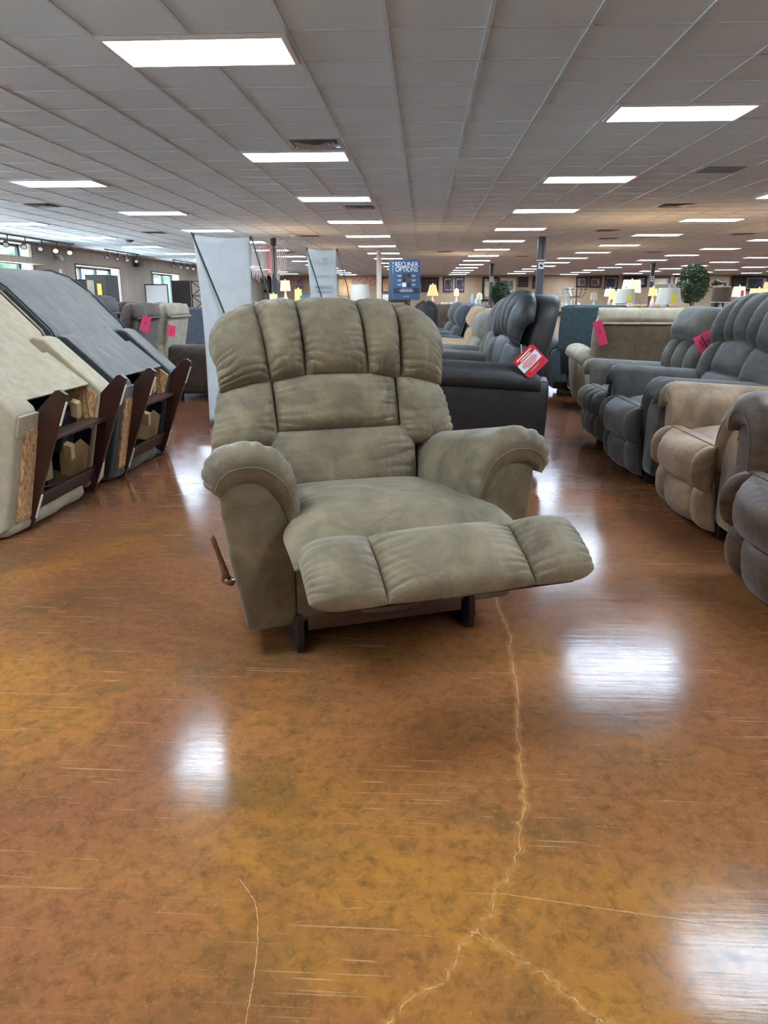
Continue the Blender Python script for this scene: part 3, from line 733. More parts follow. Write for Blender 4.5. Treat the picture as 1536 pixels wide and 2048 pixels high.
bg = recliner('beige', (2.14, 8.42, 0), PI, 'beige suede recliner seen from behind with brown back panel, pink card at its side', 'cream', W=1.08, H=1.05, D=.93, res=.5, back='tuft', lever=False, tilt=.2, ym=.52)
back_panel(bg, 'olivegrey', .40, .38, .90, .775, .2, 'cream')
tl = recliner('teal', (2.02, 9.78, 0), PI, 'dark teal fabric recliner seen from behind, left of the beige one', 'teal', W=1.04, H=1.08, D=.93, res=.4, back='tuft', lever=False, tilt=.12, ym=.6)
back_panel(tl, 'teal', .43, .55, 1.05, .83, .12)
lgc = recliner('lg', (3.25, 7.6, 0), PI, 'pale grey recliner back behind the tufted grey recliner', 'lightgrey', W=1.04, H=1.08, D=.93, res=.4, back='tuft', lever=False, tilt=.15, ym=.6)
back_panel(lgc, 'lightgrey', .43, .45, .93, .83, .15, 'lightgrey')
# left-hand row seen from behind
for args in (((-4.05, 7.15, 0), LFT, 'dark plum suede recliner back beyond the tipped chairs, largest of that row', 'plum', 1.20, 1.2),
             ((-4.05, 8.40, 0), LFT, 'brown grey recliner back with pink card, between plum and cream recliners', 'cocoa', 1.12, .95),
             ((-4.05, 9.50, 0), LFT, 'cream recliner seen from behind, left of the tall white banner', 'cream', 1.11, .95)):
    a = recliner('l', args[0], args[1], args[2], args[3], W=args[5], H=args[4], D=.92, res=.4, back='pillows', lever=False, tilt=.2, ym=.56)
    back_panel(a, args[3], .40, .42, .93*args[4]/1.12, .81, .2, args[3])

# ------------------------------------------------------------------ sofas in the distance
def sofa(loc, rz, label, m, w=1.9, H=.92, group=None, seats=2, res=.4):
    root = empty('sofa', loc, rz, label, 'sofa', group); M_ = MT[m]
    MB().box((0, .46, .24), (w-.3, .80, .32)).build('base', M_, root, bevel=.02)
    for s in (-1, 1):
        secs = []
        for q in range(7):
            y = [0, .01, .05, .4, .75, .86, .88][q]; g_ = [.7, .92, 1, 1, 1, .95, .8][q]
            secs.append([Vector((s*(w/2 - .12) + .12*g_*math.copysign(abs(math.cos(t_))**.6, math.cos(t_)), y, .34 + (.29 - .05*max(0, y-.3))*g_*math.copysign(abs(math.sin(t_))**.6, math.sin(t_)))) for t_ in [2*PI*k/16 for k in range(16)]])
        loft('arm', secs, M_, root)
        for yy in (.08, .8): MB().box((s*(w/2-.15), yy, .03), (.06, .06, .06)).build('foot', MT['darkwood'], root)
    iw = (w - .48) / seats
    MB().box((0, .84, H*.5+.06), (w-.40, .14, H-.16)).build('back_frame', M_, root, bevel=.03)
    for k in range(seats):
        a = -(w-.48)/2 + k*iw
        pad('seat_cushion', lambda u, v, a=a: Vector((lerp(a, a+iw, u), lerp(-.0, .66, v), .40)), M_, root, t=.09, tb=.02, nu=9, nv=9, p=5)
        pad('back_cushion', lambda u, v, a=a: Vector((lerp(a, a+iw, u), lerp(.68, .82, v), lerp(.44, H, v))), M_, root, t=.13, tb=.05, nu=10, nv=10, p=4, puck=(.004, 5))
    return root
sofa((-2.98, 9.28, 0), LFT, 'dark cocoa loveseat with curved arm, just left of the tall white banner', 'cocoa', 1.6, .80)
sofa((.55, 13.9, 0), -.15, 'brown sofa facing the aisle below the framed pictures, behind the slate recliner', 'cocoa', 1.6, 1.04)
GR = 'sofas far back in the store'
for (x, y, rz, m, w, lab) in ((-6.4, 15.5, 2.6, 'charcoal', 2.0, 'long black leather sofa far back in front of the left windows'),
    (-5.6, 17.2, 2.6, 'sand', 2.0, 'tan sofa far back, behind the cream recliner'), (-5.9, 13.2, 2.6, 'cocoa', 2.0, 'brown sofa back just behind the plum recliner'),
    (-3.5, 13.6, 2.8, 'navy', 1.4, 'blue loveseat partly hidden by the left edge of the white banner'),
    (-.95, 9.3, 0, 'taupe', 1.3, 'taupe loveseat just behind the large banner'), (5.6, 12.5, PI, 'charcoal2', 2.2, 'dark grey sofa back below the woven lampshade'),
    (5.3, 9.6, PI, 'cocoa', 2.0, 'brown leather sofa behind the tufted grey recliner'), (8.2, 16.5, PI, 'cream', 2.2, 'cream sofa below the ficus tree at right'),
    (3.6, 14.0, PI, 'charcoal', 2.0, 'black sofa behind the teal recliner'), (-1.2, 19.0, 0, 'grey', 2.0, 'grey sofa far back behind the blue sign'),
    (6.0, 22.0, PI, 'sand', 2.2, 'sand coloured sofa near the right rear posts'), (-4.8, 22.5, 0, 'cream', 2.0, 'cream sofa near the left rear post'), (12.6, 21.4, PI, 'charcoal2', 2.2, 'dark sofa at far right behind the tree')):
    sofa((x, y, 0), rz, lab, m, w, 1.0)

# ------------------------------------------------------------------ tipped-over rocker recliners at left
def tipped(loc, label, mtop, mside, seed, Wd=1.12, base_cloth='linen'):
    root = empty('tipped_recliner', loc, 0, label, 'recliner'); A = MT[mtop]; Bs = MT[mside]
    arm = [(-.09, .035), (-.03, .03), (.0, .06), (.205, .60), (.20, .635), (.16, .675), (-.10, .915), (-.16, .93), (-.24, .87), (-.75, .45), (-.98, .2), (-.95, .02)]
    for (y0, y1) in ((0, .2), (Wd-.2, Wd)):
        o = MB().prism(arm, y0, y1).build('arm_side', Bs, root, bevel=.018)
        o.data.materials.append(A)
        for pl in o.data.polygons:
            n_ = pl.normal
            if n_.z > .45: pl.material_index = 1
        # strand board strip on the bottom edge of the arm
        ys = (y0 + .075, y1 - .012) if y0 == 0 else (y0 + .012, y1 - .06)
        MB().prism([(.012, .075), (.172, .51), (.178, .53), (.170, .535), (-.02, .09), (-.02, .07)], ys[0], ys[1], Matrix.Translation((.012, 0, 0))).build('board_edge', MT['osb'], root)
        MB().prism([(.165, .53), (.205, .625), (.214, .62), (.175, .52)], y0+.01, y1-.0, Matrix.Translation((.004, 0, -.012))).build('folded_hem', A, root, bevel=.004)
        ya, yb2 = (y1, y1 + .012) if y0 == 0 else (y0 - .012, y0)
        MB().prism([(-.4, .2), (-.02, .1), (.18, .6), (.0, .74), (-.35, .6)], ya, yb2).build('cavity_side', MT['hollow_dark'], root)  # dark plate, the cavity's shade put into its colour
        MB().prism([(-.02, .55), (.02, .42), (.10, .40), (.19, .60), (.06, .70), (-.06, .72)], ya - .004, yb2 + .004).build('inner_board', MT['osb'], root)
        MB().prism([(-.16, .12), (-.02, .10), (.06, .30), (.02, .34), (-.04, .30), (-.10, .33), (-.14, .22)], ya - .004, yb2 + .004).build('inner_board', MT['pine'], root)
    # back, upper block
    up = [(-.22, .80), (-.175, .905), (-.20, .955), (-.44, 1.20), (-.56, 1.285), (-.70, 1.335), (-.86, 1.33), (-1.0, 1.24), (-1.05, 1.08), (-.95, .92), (-.45, .66)]
    o = MB().prism(up, .005, Wd-.005).build('backrest', Bs, root, bevel=.022)
    o.data.materials.append(A)
    for pl in o.data.polygons:
        if pl.normal.z > .3: pl.material_index = 1
    # piping along the edge
    for yy in (.012, Wd-.012): MB().tube([(x+.004, yy, z+.006) for x, z in up[1:8]], .006, 6).build('piping', Bs, o, smooth=True)
    # centre panel and flap
    MB().prism([(-.20, .945), (.02, .735), (.0, .70), (-.24, .88)], .222, Wd-.222).build('centre_panel', A, root, bevel=.012)
    MB().prism([(-.075, .845), (.145, .663), (.141, .656), (-.08, .836)], .17, Wd-.17).build('back_flap', A, root, bevel=.002)
    MB().prism([(-.2, .12), (.02, .2), (.06, .62), (.0, .70), (-.2, .88), (-.5, .6)], .215, .222 + .001).build('cavity_side', MT['hollow_dark'], root)
    MB().prism([(-.30, .05), (-.27, .05), (-.12, .70), (-.15, .72)], .2, Wd-.2).build('cavity_shade', MT['hollow_dark'], root)  # near-black sheet added to paint the shade deep in the cavity
    MB().prism([(-.23, .1), (-.21, .1), (-.17, .30), (-.19, .30)], .45, Wd-.22).build('inner_board', MT['pine'], root)
    # springs and mechanism
    rs = random.Random(seed)
    for q in range(5):
        y = .27 + q*.14
        MB().tube([(-.1+.012*math.sin(k*2.2), y + .012*math.cos(k*2.2), .60 + k*.006) for k in range(22)], .0025, 4).build('coil_spring', MT['steel'], root)
    MB().box((.0, .80, .42), (.05, .16, .26), R=Matrix.Rotation(.4, 3, 'Y')).build('mechanism_box', MT['black'], root, bevel=.006)
    for q in range(4):
        a = Vector((-.1 + .03*q, .30 + q*.14, .12 + .06*q)); c = a + Vector((.04, .12, .22 + rs.random()*.1))
        MB().tube([a, c], .012, 5).build('mechanism_bar', MT['black'] if q % 2 else MT['steel'], root)
    for (cx, cy, cz) in ((.095, .80, .535), (.02, .74, .30)):
        MB().box((cx, cy, cz), (.045, .045, .10), R=Matrix.Rotation(.35, 3, 'Y') @ Matrix.Rotation(.3, 3, 'X')).build('corner_block', MT['pine'], root, bevel=.004)
    for ch in root.children:
        for v in [vv for o_ in (ch, *ch.children) for vv in o_.data.vertices]: v.co.x -= .095 * min(1, max(0, v.co.z / .62))
    # rocker runners
    C = [(0, 0), (-.085, .09), (-.05, .40), (.0, .50), (.215, .712), (.24, .716), (.272, .692)]
    for yy in (.19, .93):
        MB().prism(C, yy, yy + .028).build('rocker_board', MT['mahogany'], root, bevel=.004)
        d = Vector((.272, 0, .692)).normalized()
        for f0, f1 in ((.09, .27), (.78, .95)):
            a, c = Vector((0, yy+.014, 0)) + d*.743*f0, Vector((0, yy+.014, 0)) + d*.743*f1
            mid = (a + c) / 2; ang = math.atan2(.272, .692)
            MB().box(mid + Vector((.004, 0, -.0015)), (.007, .016, (c-a).length), R=Matrix.Rotation(ang, 3, 'Y')).build('glide_strip', MT['offwhite'], root, bevel=.002)
    ra = Matrix.Rotation(.37, 3, 'Y')
    MB().box((.075, .575, .455), (.10, .72, .02), R=Matrix.Rotation(.05, 3, 'Y')).build('cross_board', MT['mahogany'], root, bevel=.003)
    MB().box((.012, .575, .13), (.02, .72, .085), R=ra).build('cross_board', MT['mahogany'], root, bevel=.003)
    # cloth roll of the leg rest on the floor
    ys = [.08 + k * .06 for k in range(14)]
    MB().tube([(-.045 + .006*math.sin(k*1.3), y, .052) for k, y in enumerate(ys)], [.018, .046] + [.05]*10 + [.046, .018], 14).build('rolled_legrest', MT[base_cloth], root, smooth=True)
    MB().box((-.04, .52, .088), (.05, .66, .012), R=ra).build('batten', MT['pine'], root)
    MB().tube([(-.2, -.02, .03), (-.12, .0, .045), (-.05, .05, .05), (-.04, .14, .045), (-.08, .2, .05)], [.02, .035, .045, .04, .02], 10).build('loose_cloth', MT[base_cloth], root, smooth=True)
    return root
tipped((-2.0, 3.27, 0), 'beige linen recliner tipped forward showing its wooden rocker base, at the left edge', 'linen', 'linen', 1)
tipped((-1.985, 4.45, 0), 'slate grey recliner tipped forward with dark side, behind the tipped beige one', 'slatefab', 'bluegrey', 2, base_cloth='cocoa')

# ------------------------------------------------------------------ hang tags
def hang_tag(loc, ax, w, h, tilt, label, m, group=None, lines=(), band=False, cat='tag', double=False):
    """card facing the direction ax (angle about z), rotated by tilt in its own plane"""
    root = empty('price_tag', loc, ax, label, cat, group)
    Mx = Matrix.Rotation(tilt, 4, 'Y')
    def bx(name, c, d, mm, par=root):
        o = MB().box(c, d).build(name, mm, par); o.data.transform(Mx); return o
    bx('card', (0, 0, -h/2), (w, .002, h), MT[m])
    if double: bx('second_card', (.012, .006, -h/2 - .014), (w, .002, h), MT['tagpink'])
    if band: bx('white_band', (0, -.0016, -h*.52), (w, .0012, h*.42), MT['card'])
    for (txt, sz, z, mm) in lines:
        if isinstance(txt, (list, tuple)):           # rows of print too small to read: flat printed bars
            for q, wd in enumerate(txt):
                bx('print_line', (0, -.0026, z*h - q*sz*1.6), (w*wd, .0006, sz*.8), MT[mm])
            continue
        text_mesh('lettering', txt, sz, MT[mm], root, Mx @ Matrix.Translation((0, -.0028, z*h)) @ Matrix.Rotation(PI/2, 4, 'X'))
    MB().tube([(0, 0, 0), (.004, .05, .05)], .0015, 4).build('string', MT['white'], root)
    return root
hang_tag(at(1043, 706, 4.86), .06, .155, .15, -.80, 'large red and white hang tag on the side of the charcoal recliner', 'tagred', lines=(((.8, .55), .010, -.13, 'card'), ((.6, .75, .8, .7, .45), .006, -.40, 'tagred'), ('L A Z B O Y', .016, -.87, 'card')), band=True, double=True)
hang_tag(at(1434, 672, 5.47), -.3, .13, .145, 1.03, 'pink red price card hanging between the tufted and channelled grey recliners', 'tagpink', lines=(((.7,), .03, -.12, 'ink'), ('$', .05, -.42, 'ink'), ((.75,), .014, -.62, 'ink'), ((.45, .4), .006, -.74, 'ink')))
hang_tag(at(1194, 642, 7.49), -.3, .085, .24, -.35, 'narrow pink card on the left side of the beige recliner', 'tagpink', lines=(('$', .04, -.45, 'ink'),))
hang_tag(at(294, 633, 8.18), .9, .11, .17, .35, 'pink card hanging on the plum recliner', 'tagpink', lines=(('$', .04, -.45, 'ink'),))
hang_tag(at(344, 651, 9.09), .9, .11, .13, .25, 'pink card hanging on the brown grey recliner', 'tagpink', lines=(('$', .04, -.45, 'ink'),))
hang_tag(at(940, 618, 11.56), .0, .10, .13, -.5, 'small pink card on the slate grey recliner', 'tagpink')

# ------------------------------------------------------------------ banners on x stands
def banner(p_tl, p_tr, h, label, printed=False, seed=0):
    a, b_ = Vector(p_tl), Vector(p_tr); w = (Vector((b_.x, b_.y, 0)) - Vector((a.x, a.y, 0))).length
    ang = math.atan2(b_.y - a.y, b_.x - a.x)
    root = empty('banner_stand', (a.x, a.y, 0), ang, label, 'banner')
    nu, nv = 16, 30; V = []; zt = a.z; zb = zt - h
    for j in range(nv+1):
        for i in range(nu+1):
            u, v = i/nu, j/nv
            pull = .05 * math.sin(PI*v) * (1 - 2*u) * w
            sag = -.02*math.sin(PI*u) * (1-v)**2
            y = .012*math.sin(u*7 + v*3 + seed) * v + .02*math.sin(PI*u)*(1-v)**3 + .03*(v-.5)*0
            V.append((u*w + pull, y - .10*v, lerp(zt, zb, v) + sag))
    F = [(j*(nu+1)+i, j*(nu+1)+i+1, (j+1)*(nu+1)+i+1, (j+1)*(nu+1)+i) for i in range(nu) for j in range(nv)]
    cl = mobj('banner_sheet', V, F, MT['sheet'], root)
    sm = cl.modifiers.new('thickness', 'SOLIDIFY'); sm.thickness = .0015
    yb = -.16
    MB().tube([(-.01, .0, zt+.015), (.5*w, yb, zt-h*.55), (w*.98, yb*.5, zb+.04), (w*1.05, -.1, .01)], .008, 6).build('diagonal_pole', MT['black'], root)
    MB().tube([(w+.01, .0, zt+.015), (w+.10, -.12, zt-h*.30), (w*1.25, -.42, .01)], .007, 6).build('rear_pole', MT['black'], root)
    MB().tube([(-.01, -.0, zb+.03), (.1, -.25, .01)], .007, 6).build('foot_pole', MT['black'], root)
    for x_ in (0, w): MB().box((x_, -.012, zt - .01), (.018, .03, .02)).build('clip', MT['black'], root, bevel=.003)
    if printed:
        R0 = lambda x, z: Matrix.Translation((x, -.022 - .10*(zt-z)/h, z)) @ Matrix.Rotation(PI/2, 4, 'X')
        text_mesh('faint_lettering', 'L A', .07, MT['faint'], root, R0(w*.82, zt-.17), mirror=True)
        text_mesh('faint_lettering', 'B O Y', .07, MT['faint'], root, R0(w*.30, zt-.17), mirror=True)
        text_mesh('faint_emblem', 'Z', .14, MT['faint2'], root, R0(w*.59, zt-.17), mirror=True)
        text_mesh('faint_lettering', 'DESIGNED TO CHOOSE', .042, MT['faint'], root, R0(w*.5, zt-.36), mirror=True)
        for (cx_, dz_, wd) in ((.5, .50, .62), (.5, .56, .55), (.22, .68, .24), (.22, .73, .22), (.78, .80, .26), (.78, .85, .2)):
            MB().box((w*cx_, -.022 - .10*dz_/h, zt - dz_), (w*wd, .001, .018)).build('faint_print_line', MT['faint'], root)
        MB().box((w*.16, -.10, zt-.92), (.10, .002, .26)).build('faint_block', MT['faint'], root)
    return root
MT['sheet'] = mottled('banner_vinyl', (.40, .39, .36), (.46, .45, .42), 6, .7, .03, 60, sheen=0)
MT['faint'] = mat('faint_print', (.36, .37, .38), .8); MT['faint2'] = mat('faint_emblem_print', (.26, .27, .29), .8)
banner(at(385, 468, 6.75), at(500, 475, 7.1), 1.66, 'tall blank white banner on a black stand, seen from behind at the left')
banner(at(613, 496, 10.6), at(673, 499, 10.9), 1.75, 'smaller off white banner with faint reversed lettering showing through', True, 2)

# ------------------------------------------------------------------ blue sign
sg = empty('recliner_sign', tuple(at(778, 600, 13.5).xy) + (0,), .08, 'blue RECLINER OPTIONS sign board standing beyond the taupe recliner', 'sign')
z1 = at(808, 518, 13.5).z; z0 = at(808, 600, 13.5).z; sw = (at(838, 560, 13.5) - at(784, 560, 13.5)).length; sd = .07
MB().box((sd + sw/2, .0, (z0+z1)/2), (sw, .04, z1-z0)).build('board', MT['signblue'], sg, bevel=.003)
MB().box((sd/2-.005, .012, (z0+z1)/2-.002), (sd, .05, z1-z0)).build('side_spine', MT['signblue2'] if 'signblue2' in MT else mat('sign_side', (.06, .09, .13), .5), sg, bevel=.003)
MB().box((sd+sw/2, .0, z0/2), (.06, .04, z0)).box((sd+sw/2, 0, .015), (.45, .35, .03)).build('stand', MT['black'], sg)
ms = Matrix.Translation((0, -.0215, 0)) @ Matrix.Rotation(PI/2, 4, 'X')
hh = z1 - z0; XC = sd + sw/2
for txt, zf in (('RECLINER', .135), ('OPTIONS', .255)):
    text_mesh('lettering', txt, .115, MT['card'], sg, Matrix.Translation((XC, 0, z1 - hh*zf)) @ ms, sx=.88)
k_ = 0
for r_ in range(3):
    for c_ in range(2):
        MB().box((XC - .042 + c_*.085, -.021, z1 - hh*(.405 + r_*.11)), (.072, .003, .072)).build('swatch', [MT['signnavy'], MT['ink'], MT['charcoal2'], MT['grey'], MT['card'], MT['ink']][k_], sg); k_ += 1
        for q in range(2): MB().box((XC - .125 + c_*.25, -.0208, z1 - hh*(.395+r_*.11) - q*.018), (.075 - .02*q, .0012, .006)).build('print_line', MT['card'], sg)
MB().box((XC, -.021, z0 + hh*.235), (sw-.004, .003, hh*.13)).build('dark_band', MT['signnavy'], sg)
for q, wd in enumerate((.20, .26, .22)): MB().box((XC, -.0232, z0 + hh*.235 + .022 - q*.022), (wd, .0012, .007)).build('print_line', MT['card'], sg)
text_mesh('small_print', 'L A-Z-B O Y', .024, MT['card'], sg, Matrix.Translation((XC, 0, z0+hh*.09)) @ ms)

# ------------------------------------------------------------------ posts
def post(x, y, r, m, label, icon=True):
    root = empty('post', (x, y, 0), 0, label, 'post')
    MB().lathe([(r, 0), (r, ZC-.01)], n=20).build('column', MT[m], root, smooth=True)
    MB().lathe([(r+.012, 0), (r+.012, .03), (r, .04)], n=20).build('base_ring', MT[m], root, smooth=True)
    if icon:
        MB().box((0, -r-.02, 1.98), (.15, .03, .17)).build('sign_box', MT['card'], root, bevel=.004)
        MB().box((0, -r-.037, 1.98), (.08, .004, .05), R=Matrix.Rotation(.5, 3, 'Y')).build('symbol', MT['ink'], root)
        MB().lathe([(r+.004, 2.10), (r+.004, 2.13)], n=20).build('band', MT['white'], root)
    return root
post(-4.08, 20.6, .09, 'post', 'dark steel post left of centre hung with wind chimes', False)
post(3.07, 20.6, .105, 'post', 'dark steel post with white sign box right of centre, nearer the camera')
post(-4.21, 35.8, .09, 'post', 'thin dark post behind the printed banner')
post(3.11, 35.8, .10, 'post', 'dark steel post far back beside the small ficus tree')
post(10.46, 35.8, .10, 'post', 'dark steel post far back at the right')
wp = post(-1.55, 25.9, .085, 'offwhite', 'pale painted post with white chevron marks left of the blue sign', False)
wp.children[0].data.materials[0] = mat('pale_post', (.40, .41, .42), .5)
for q in range(4):
    MB().box((-.035, -.10, 2.05-.12*q), (.11, .01, .03), R=Matrix.Rotation(-.7, 3, 'Y')).box((.035, -.10, 2.05-.12*q), (.11, .01, .03), R=Matrix.Rotation(.7, 3, 'Y')).build('chevron', MT['card'], wp)

# hanging wind chimes round the left post
rc = random.Random(11)
MT['chime'] = mat('pale_pink_acrylic', (.50, .42, .40), .4); MT['chimered'] = mat('red_acrylic', (.65, .12, .15), .4)
for k in range(13):
    u = 505 + k * 5.2 if k < 8 else 552 + (k-8)*4.0
    p = at(u, 483, 19.6 + .25*(k % 3)); p.z = min(p.z, ZC-.05)
    c = empty('wind_chime', p, 0, 'tall oval red wind chime on the left post' if k == 6 else ordn[k] + ' pale pink hanging wind chime from the left at the post', 'wind chime', None if k == 6 else 'pale chimes hung at the left post')
    Lh = .55 + rc.random()*.25
    MB().tube([(0, 0, ZC - p.z - .012), (0, 0, -.1)], .005, 5).build('cord', MT['white'], c)
    MB().lathe([(.0, -.1), (.05, -.12), (.055, -.14), (.0, -.15)], n=10).build('cap', MT['chimered'] if k == 6 else MT['chime'], c, smooth=True)
    for q in range(4):
        w = q*PI/2
        MB().tube([(.04*math.cos(w), .04*math.sin(w), -.15), (.04*math.cos(w), .04*math.sin(w), -Lh - .1 - .05*q)], .008, 6).build('chime_tube', MT['chimered'] if k == 6 else MT['chime'], c)

# ------------------------------------------------------------------ track lights, camera and fittings on the left wall
def track(y0, y1, n, label, lit=()):
    r0 = empty('track_light', (XL+.9, y0, ZC-.02), 0, label, 'track light')
    MB().box((0, (y1-y0)/2, -.02), (.05, y1-y0, .04)).build('rail', MT['black'], r0)
    for k in range(n):
        y = .2 + (y1-y0-.4)*k/(n-1)
        h = MB().tube([(0, y, -.03), (0, y, -.15), (-.02, y-.06, -.19)], .014, 6).tube([(-.02, y-.05, -.17), (.03, y-.16, -.27)], [.03, .085], 12).build('lamp_head', MT['black'], r0)
        MB().lathe([(0, 0), (.06, 0)], n=12).build('lens', MT['headlit'] if k in lit else MT['tin'], h).matrix_local = Matrix.Translation((.032, y-.163, -.273)) @ Vector((.05, -.11, -.10)).to_track_quat('Z', 'Y').to_matrix().to_4x4()
    return r0
track(17.6, 22.2, 6, 'black ceiling track with six spots near the entrance, two of them lit', (4, 5))
track(24.4, 27.3, 4, 'black ceiling track with four unlit spots above the nearer window')
track(31.0, 34.0, 4, 'black ceiling track with four unlit spots above the farther window')
sc2 = empty('security_camera', (XL+.02, 22.9, 2.38), 0, 'white security camera high on the left wall', 'camera')
MB().lathe([(0, 0), (.06, 0), (.06, .05), (0, .05)], n=14).build('mount', MT['white'], sc2)
MB().tube([(0, 0, .0), (.12, -.08, -.02), (.25, -.2, -.12)], [.05, .07, .06], 12).build('body', MT['white'], sc2, smooth=True)
MB().lathe([(0, 0), (.05, 0)], n=12).build('lens', MT['black'], sc2, loc=(.255, -.21, -.125))
sp2 = empty('wall_speaker', (XL+.02, 29.2, 2.33), 0, 'small dark speaker box on the left wall between the windows', 'speaker')
MB().box((.12, 0, .1), (.22, .45, .22)).build('cabinet', MT['post'], sp2, bevel=.02); MB().box((.235, 0, .1), (.01, .38, .17)).build('grille', MT['black'], sp2)
fa = empty('fire_extinguisher', (XL+.08, 22.55, 1.42), 0, 'red fire extinguisher mounted on the left wall beside the entrance', 'extinguisher')
MB().lathe([(0, 0), (.07, .01), (.07, .32), (.03, .38), (.03, .42)], n=14).build('tank', mat('extinguisher_red', (.5, .02, .02), .3), fa, smooth=True)
MB().box((0, -.02, .44), (.05, .16, .03)).build('handle', MT['black'], fa)
MB().box((XL+.02, 23.0, 1.93), (.03, .16, .16)).build('wall_notice', MT['card']).update_tag()
tag(bpy.data.objects['wall_notice'], 'small white notice on the left wall above the extinguisher', 'notice')
sd_ = empty('smoke_detector', tuple(at(259, 483, 21.0).xy) + (ZC-.012,), 0, 'small dark dome on the ceiling above the left windows', 'detector')
MB().lathe([(.12, 0), (.11, -.03), (.06, -.06), (0, -.065)], n=16).build('dome', MT['post'], sd_, smooth=True)
sd2 = empty('smoke_detector', tuple(at(588, 480, 19.6).xy) + (ZC-.012,), 0, 'small white dome on the ceiling right of the left post', 'detector')
MB().lathe([(.12, 0), (.11, -.03), (.06, -.06), (0, -.065)], n=16).build('dome', MT['tbar'], sd2, smooth=True)
# cabinets, mirror and folding screens by the left wall
cb = empty('display_cabinet', (-10.6, 23.4, -.1), 0, 'dark display cabinet with lit shelves beside the nearer window', 'cabinet')
MB().box((0, 0, .95), (.9, 2.2, 1.7)).build('body', MT['darkwood'], cb, bevel=.01)
for q in range(3): MB().box((.46, -.72+.72*q, 1.45), (.02, .6, .55)).build('door_panel', [MT['cocoa'], MT['charcoal'], MT['card']][q], cb)
cb2 = empty('display_cabinet', (-9.4, 21.8, 0), 0, 'black open cabinet with yellow card at its corner, in front of the nearer window', 'cabinet')
MB().box((0, 0, .9), (.6, .9, 1.8)).build('body', MT['charcoal'], cb2, bevel=.01); MB().box((.1, -.46, 1.3), (.12, .01, .5)).build('yellow_card', MT['tagyellow'], cb2); MB().box((-.15, -.46, 1.4), (.2, .01, .5)).build('door_panel', MT['lightgrey'], cb2)
mr = empty('floor_mirror', (-10.6, 29.6, 0), .3, 'leaning black framed white board between the windows', 'mirror')
MB().box((0, 0, .95), (.9, .05, 1.5), R=Matrix.Rotation(-.1, 3, 'X')).build('frame', MT['black'], mr); MB().box((0, -.035, .95), (.8, .02, 1.4), R=Matrix.Rotation(-.1, 3, 'X')).build('panel', MT['card'], mr)
sn = empty('folding_screen', (-10.0, 30.8, 0), .35, 'dark folding screen with open lattice in front of the farther window', 'screen')
MB().box((0, 0, .93), (.75, .04, 1.85)).build('solid_leaf', MT['darkwood'], sn)
lat = MB()
for x_ in (.42, 1.15): lat.box((x_, .02, .93), (.05, .04, 1.85))
for z_ in (.05, .65, 1.25, 1.83): lat.box((.785, .02, z_), (.73, .04, .04))
for z_ in (.35, .95, 1.54):
    for s in (-1, 1): lat.box((.785, .02, z_), (.035, .03, .86), R=Matrix.Rotation(s*.9, 3, 'Y'))
lat.build('lattice_leaf', MT['darkwood'], sn)

# ------------------------------------------------------------------ pictures on the far wall
def picture(u0, v0, u1, v1, fm, pics, label, flush=0.0, cat='picture'):
    a, b_ = at(u0, v0, YF-.04), at(u1, v1, YF-.04); w, h = b_.x-a.x, a.z-b_.z
    root = empty('wall_picture', ((a.x+b_.x)/2, YF-.02, (a.z+b_.z)/2), 0, label, cat)
    t_ = .09 * min(w, h) * 1.2
    if fm:
        f = MB()
        for (cx, cz, dx, dz) in ((0, h/2-t_/2, w, t_), (0, -h/2+t_/2, w, t_), (-w/2+t_/2, 0, t_, h-2*t_), (w/2-t_/2, 0, t_, h-2*t_)): f.box((cx, -.03, cz), (dx, .06, dz))
        f.build('frame', fm, root, bevel=.01)
    MB().box((0, -.012, 0), (w-.04, .02, h-.04)).build('print', pics[0], root)
    rp = random.Random(int(u0))
    for q, pm in enumerate(pics[1:]):
        s_ = .62 - .2*q
        MB().box((rp.uniform(-.05, .05)*w, -.024-.003*q, -.04*h*q), (w*s_, .004, h*s_)).build('print_shape', pm, root)
    return root
pr = lambda n, a, b_, sc=6: mottled(n, a, b_, sc, .7, 0, sheen=0)
orng = pr('autumn_field_print', (.75, .30, .08), (.80, .62, .38), 3); redp = pr('red_squares_print', (.35, .06, .03), (.8, .55, .35), 9)
darkp = pr('dark_print', (.02, .02, .025), (.09, .08, .08), 5); pinkp = pr('mauve_print', (.12, .06, .08), (.55, .38, .42), 6); cremp = pr('cream_print', (.65, .50, .30), (.80, .70, .50), 3)
greyp = pr('grey_landscape_print', (.10, .10, .11), (.45, .43, .42), 2.5); brnp = pr('brown_fret_print', (.06, .035, .03), (.22, .13, .10), 20)
DW = MT['darkwood']
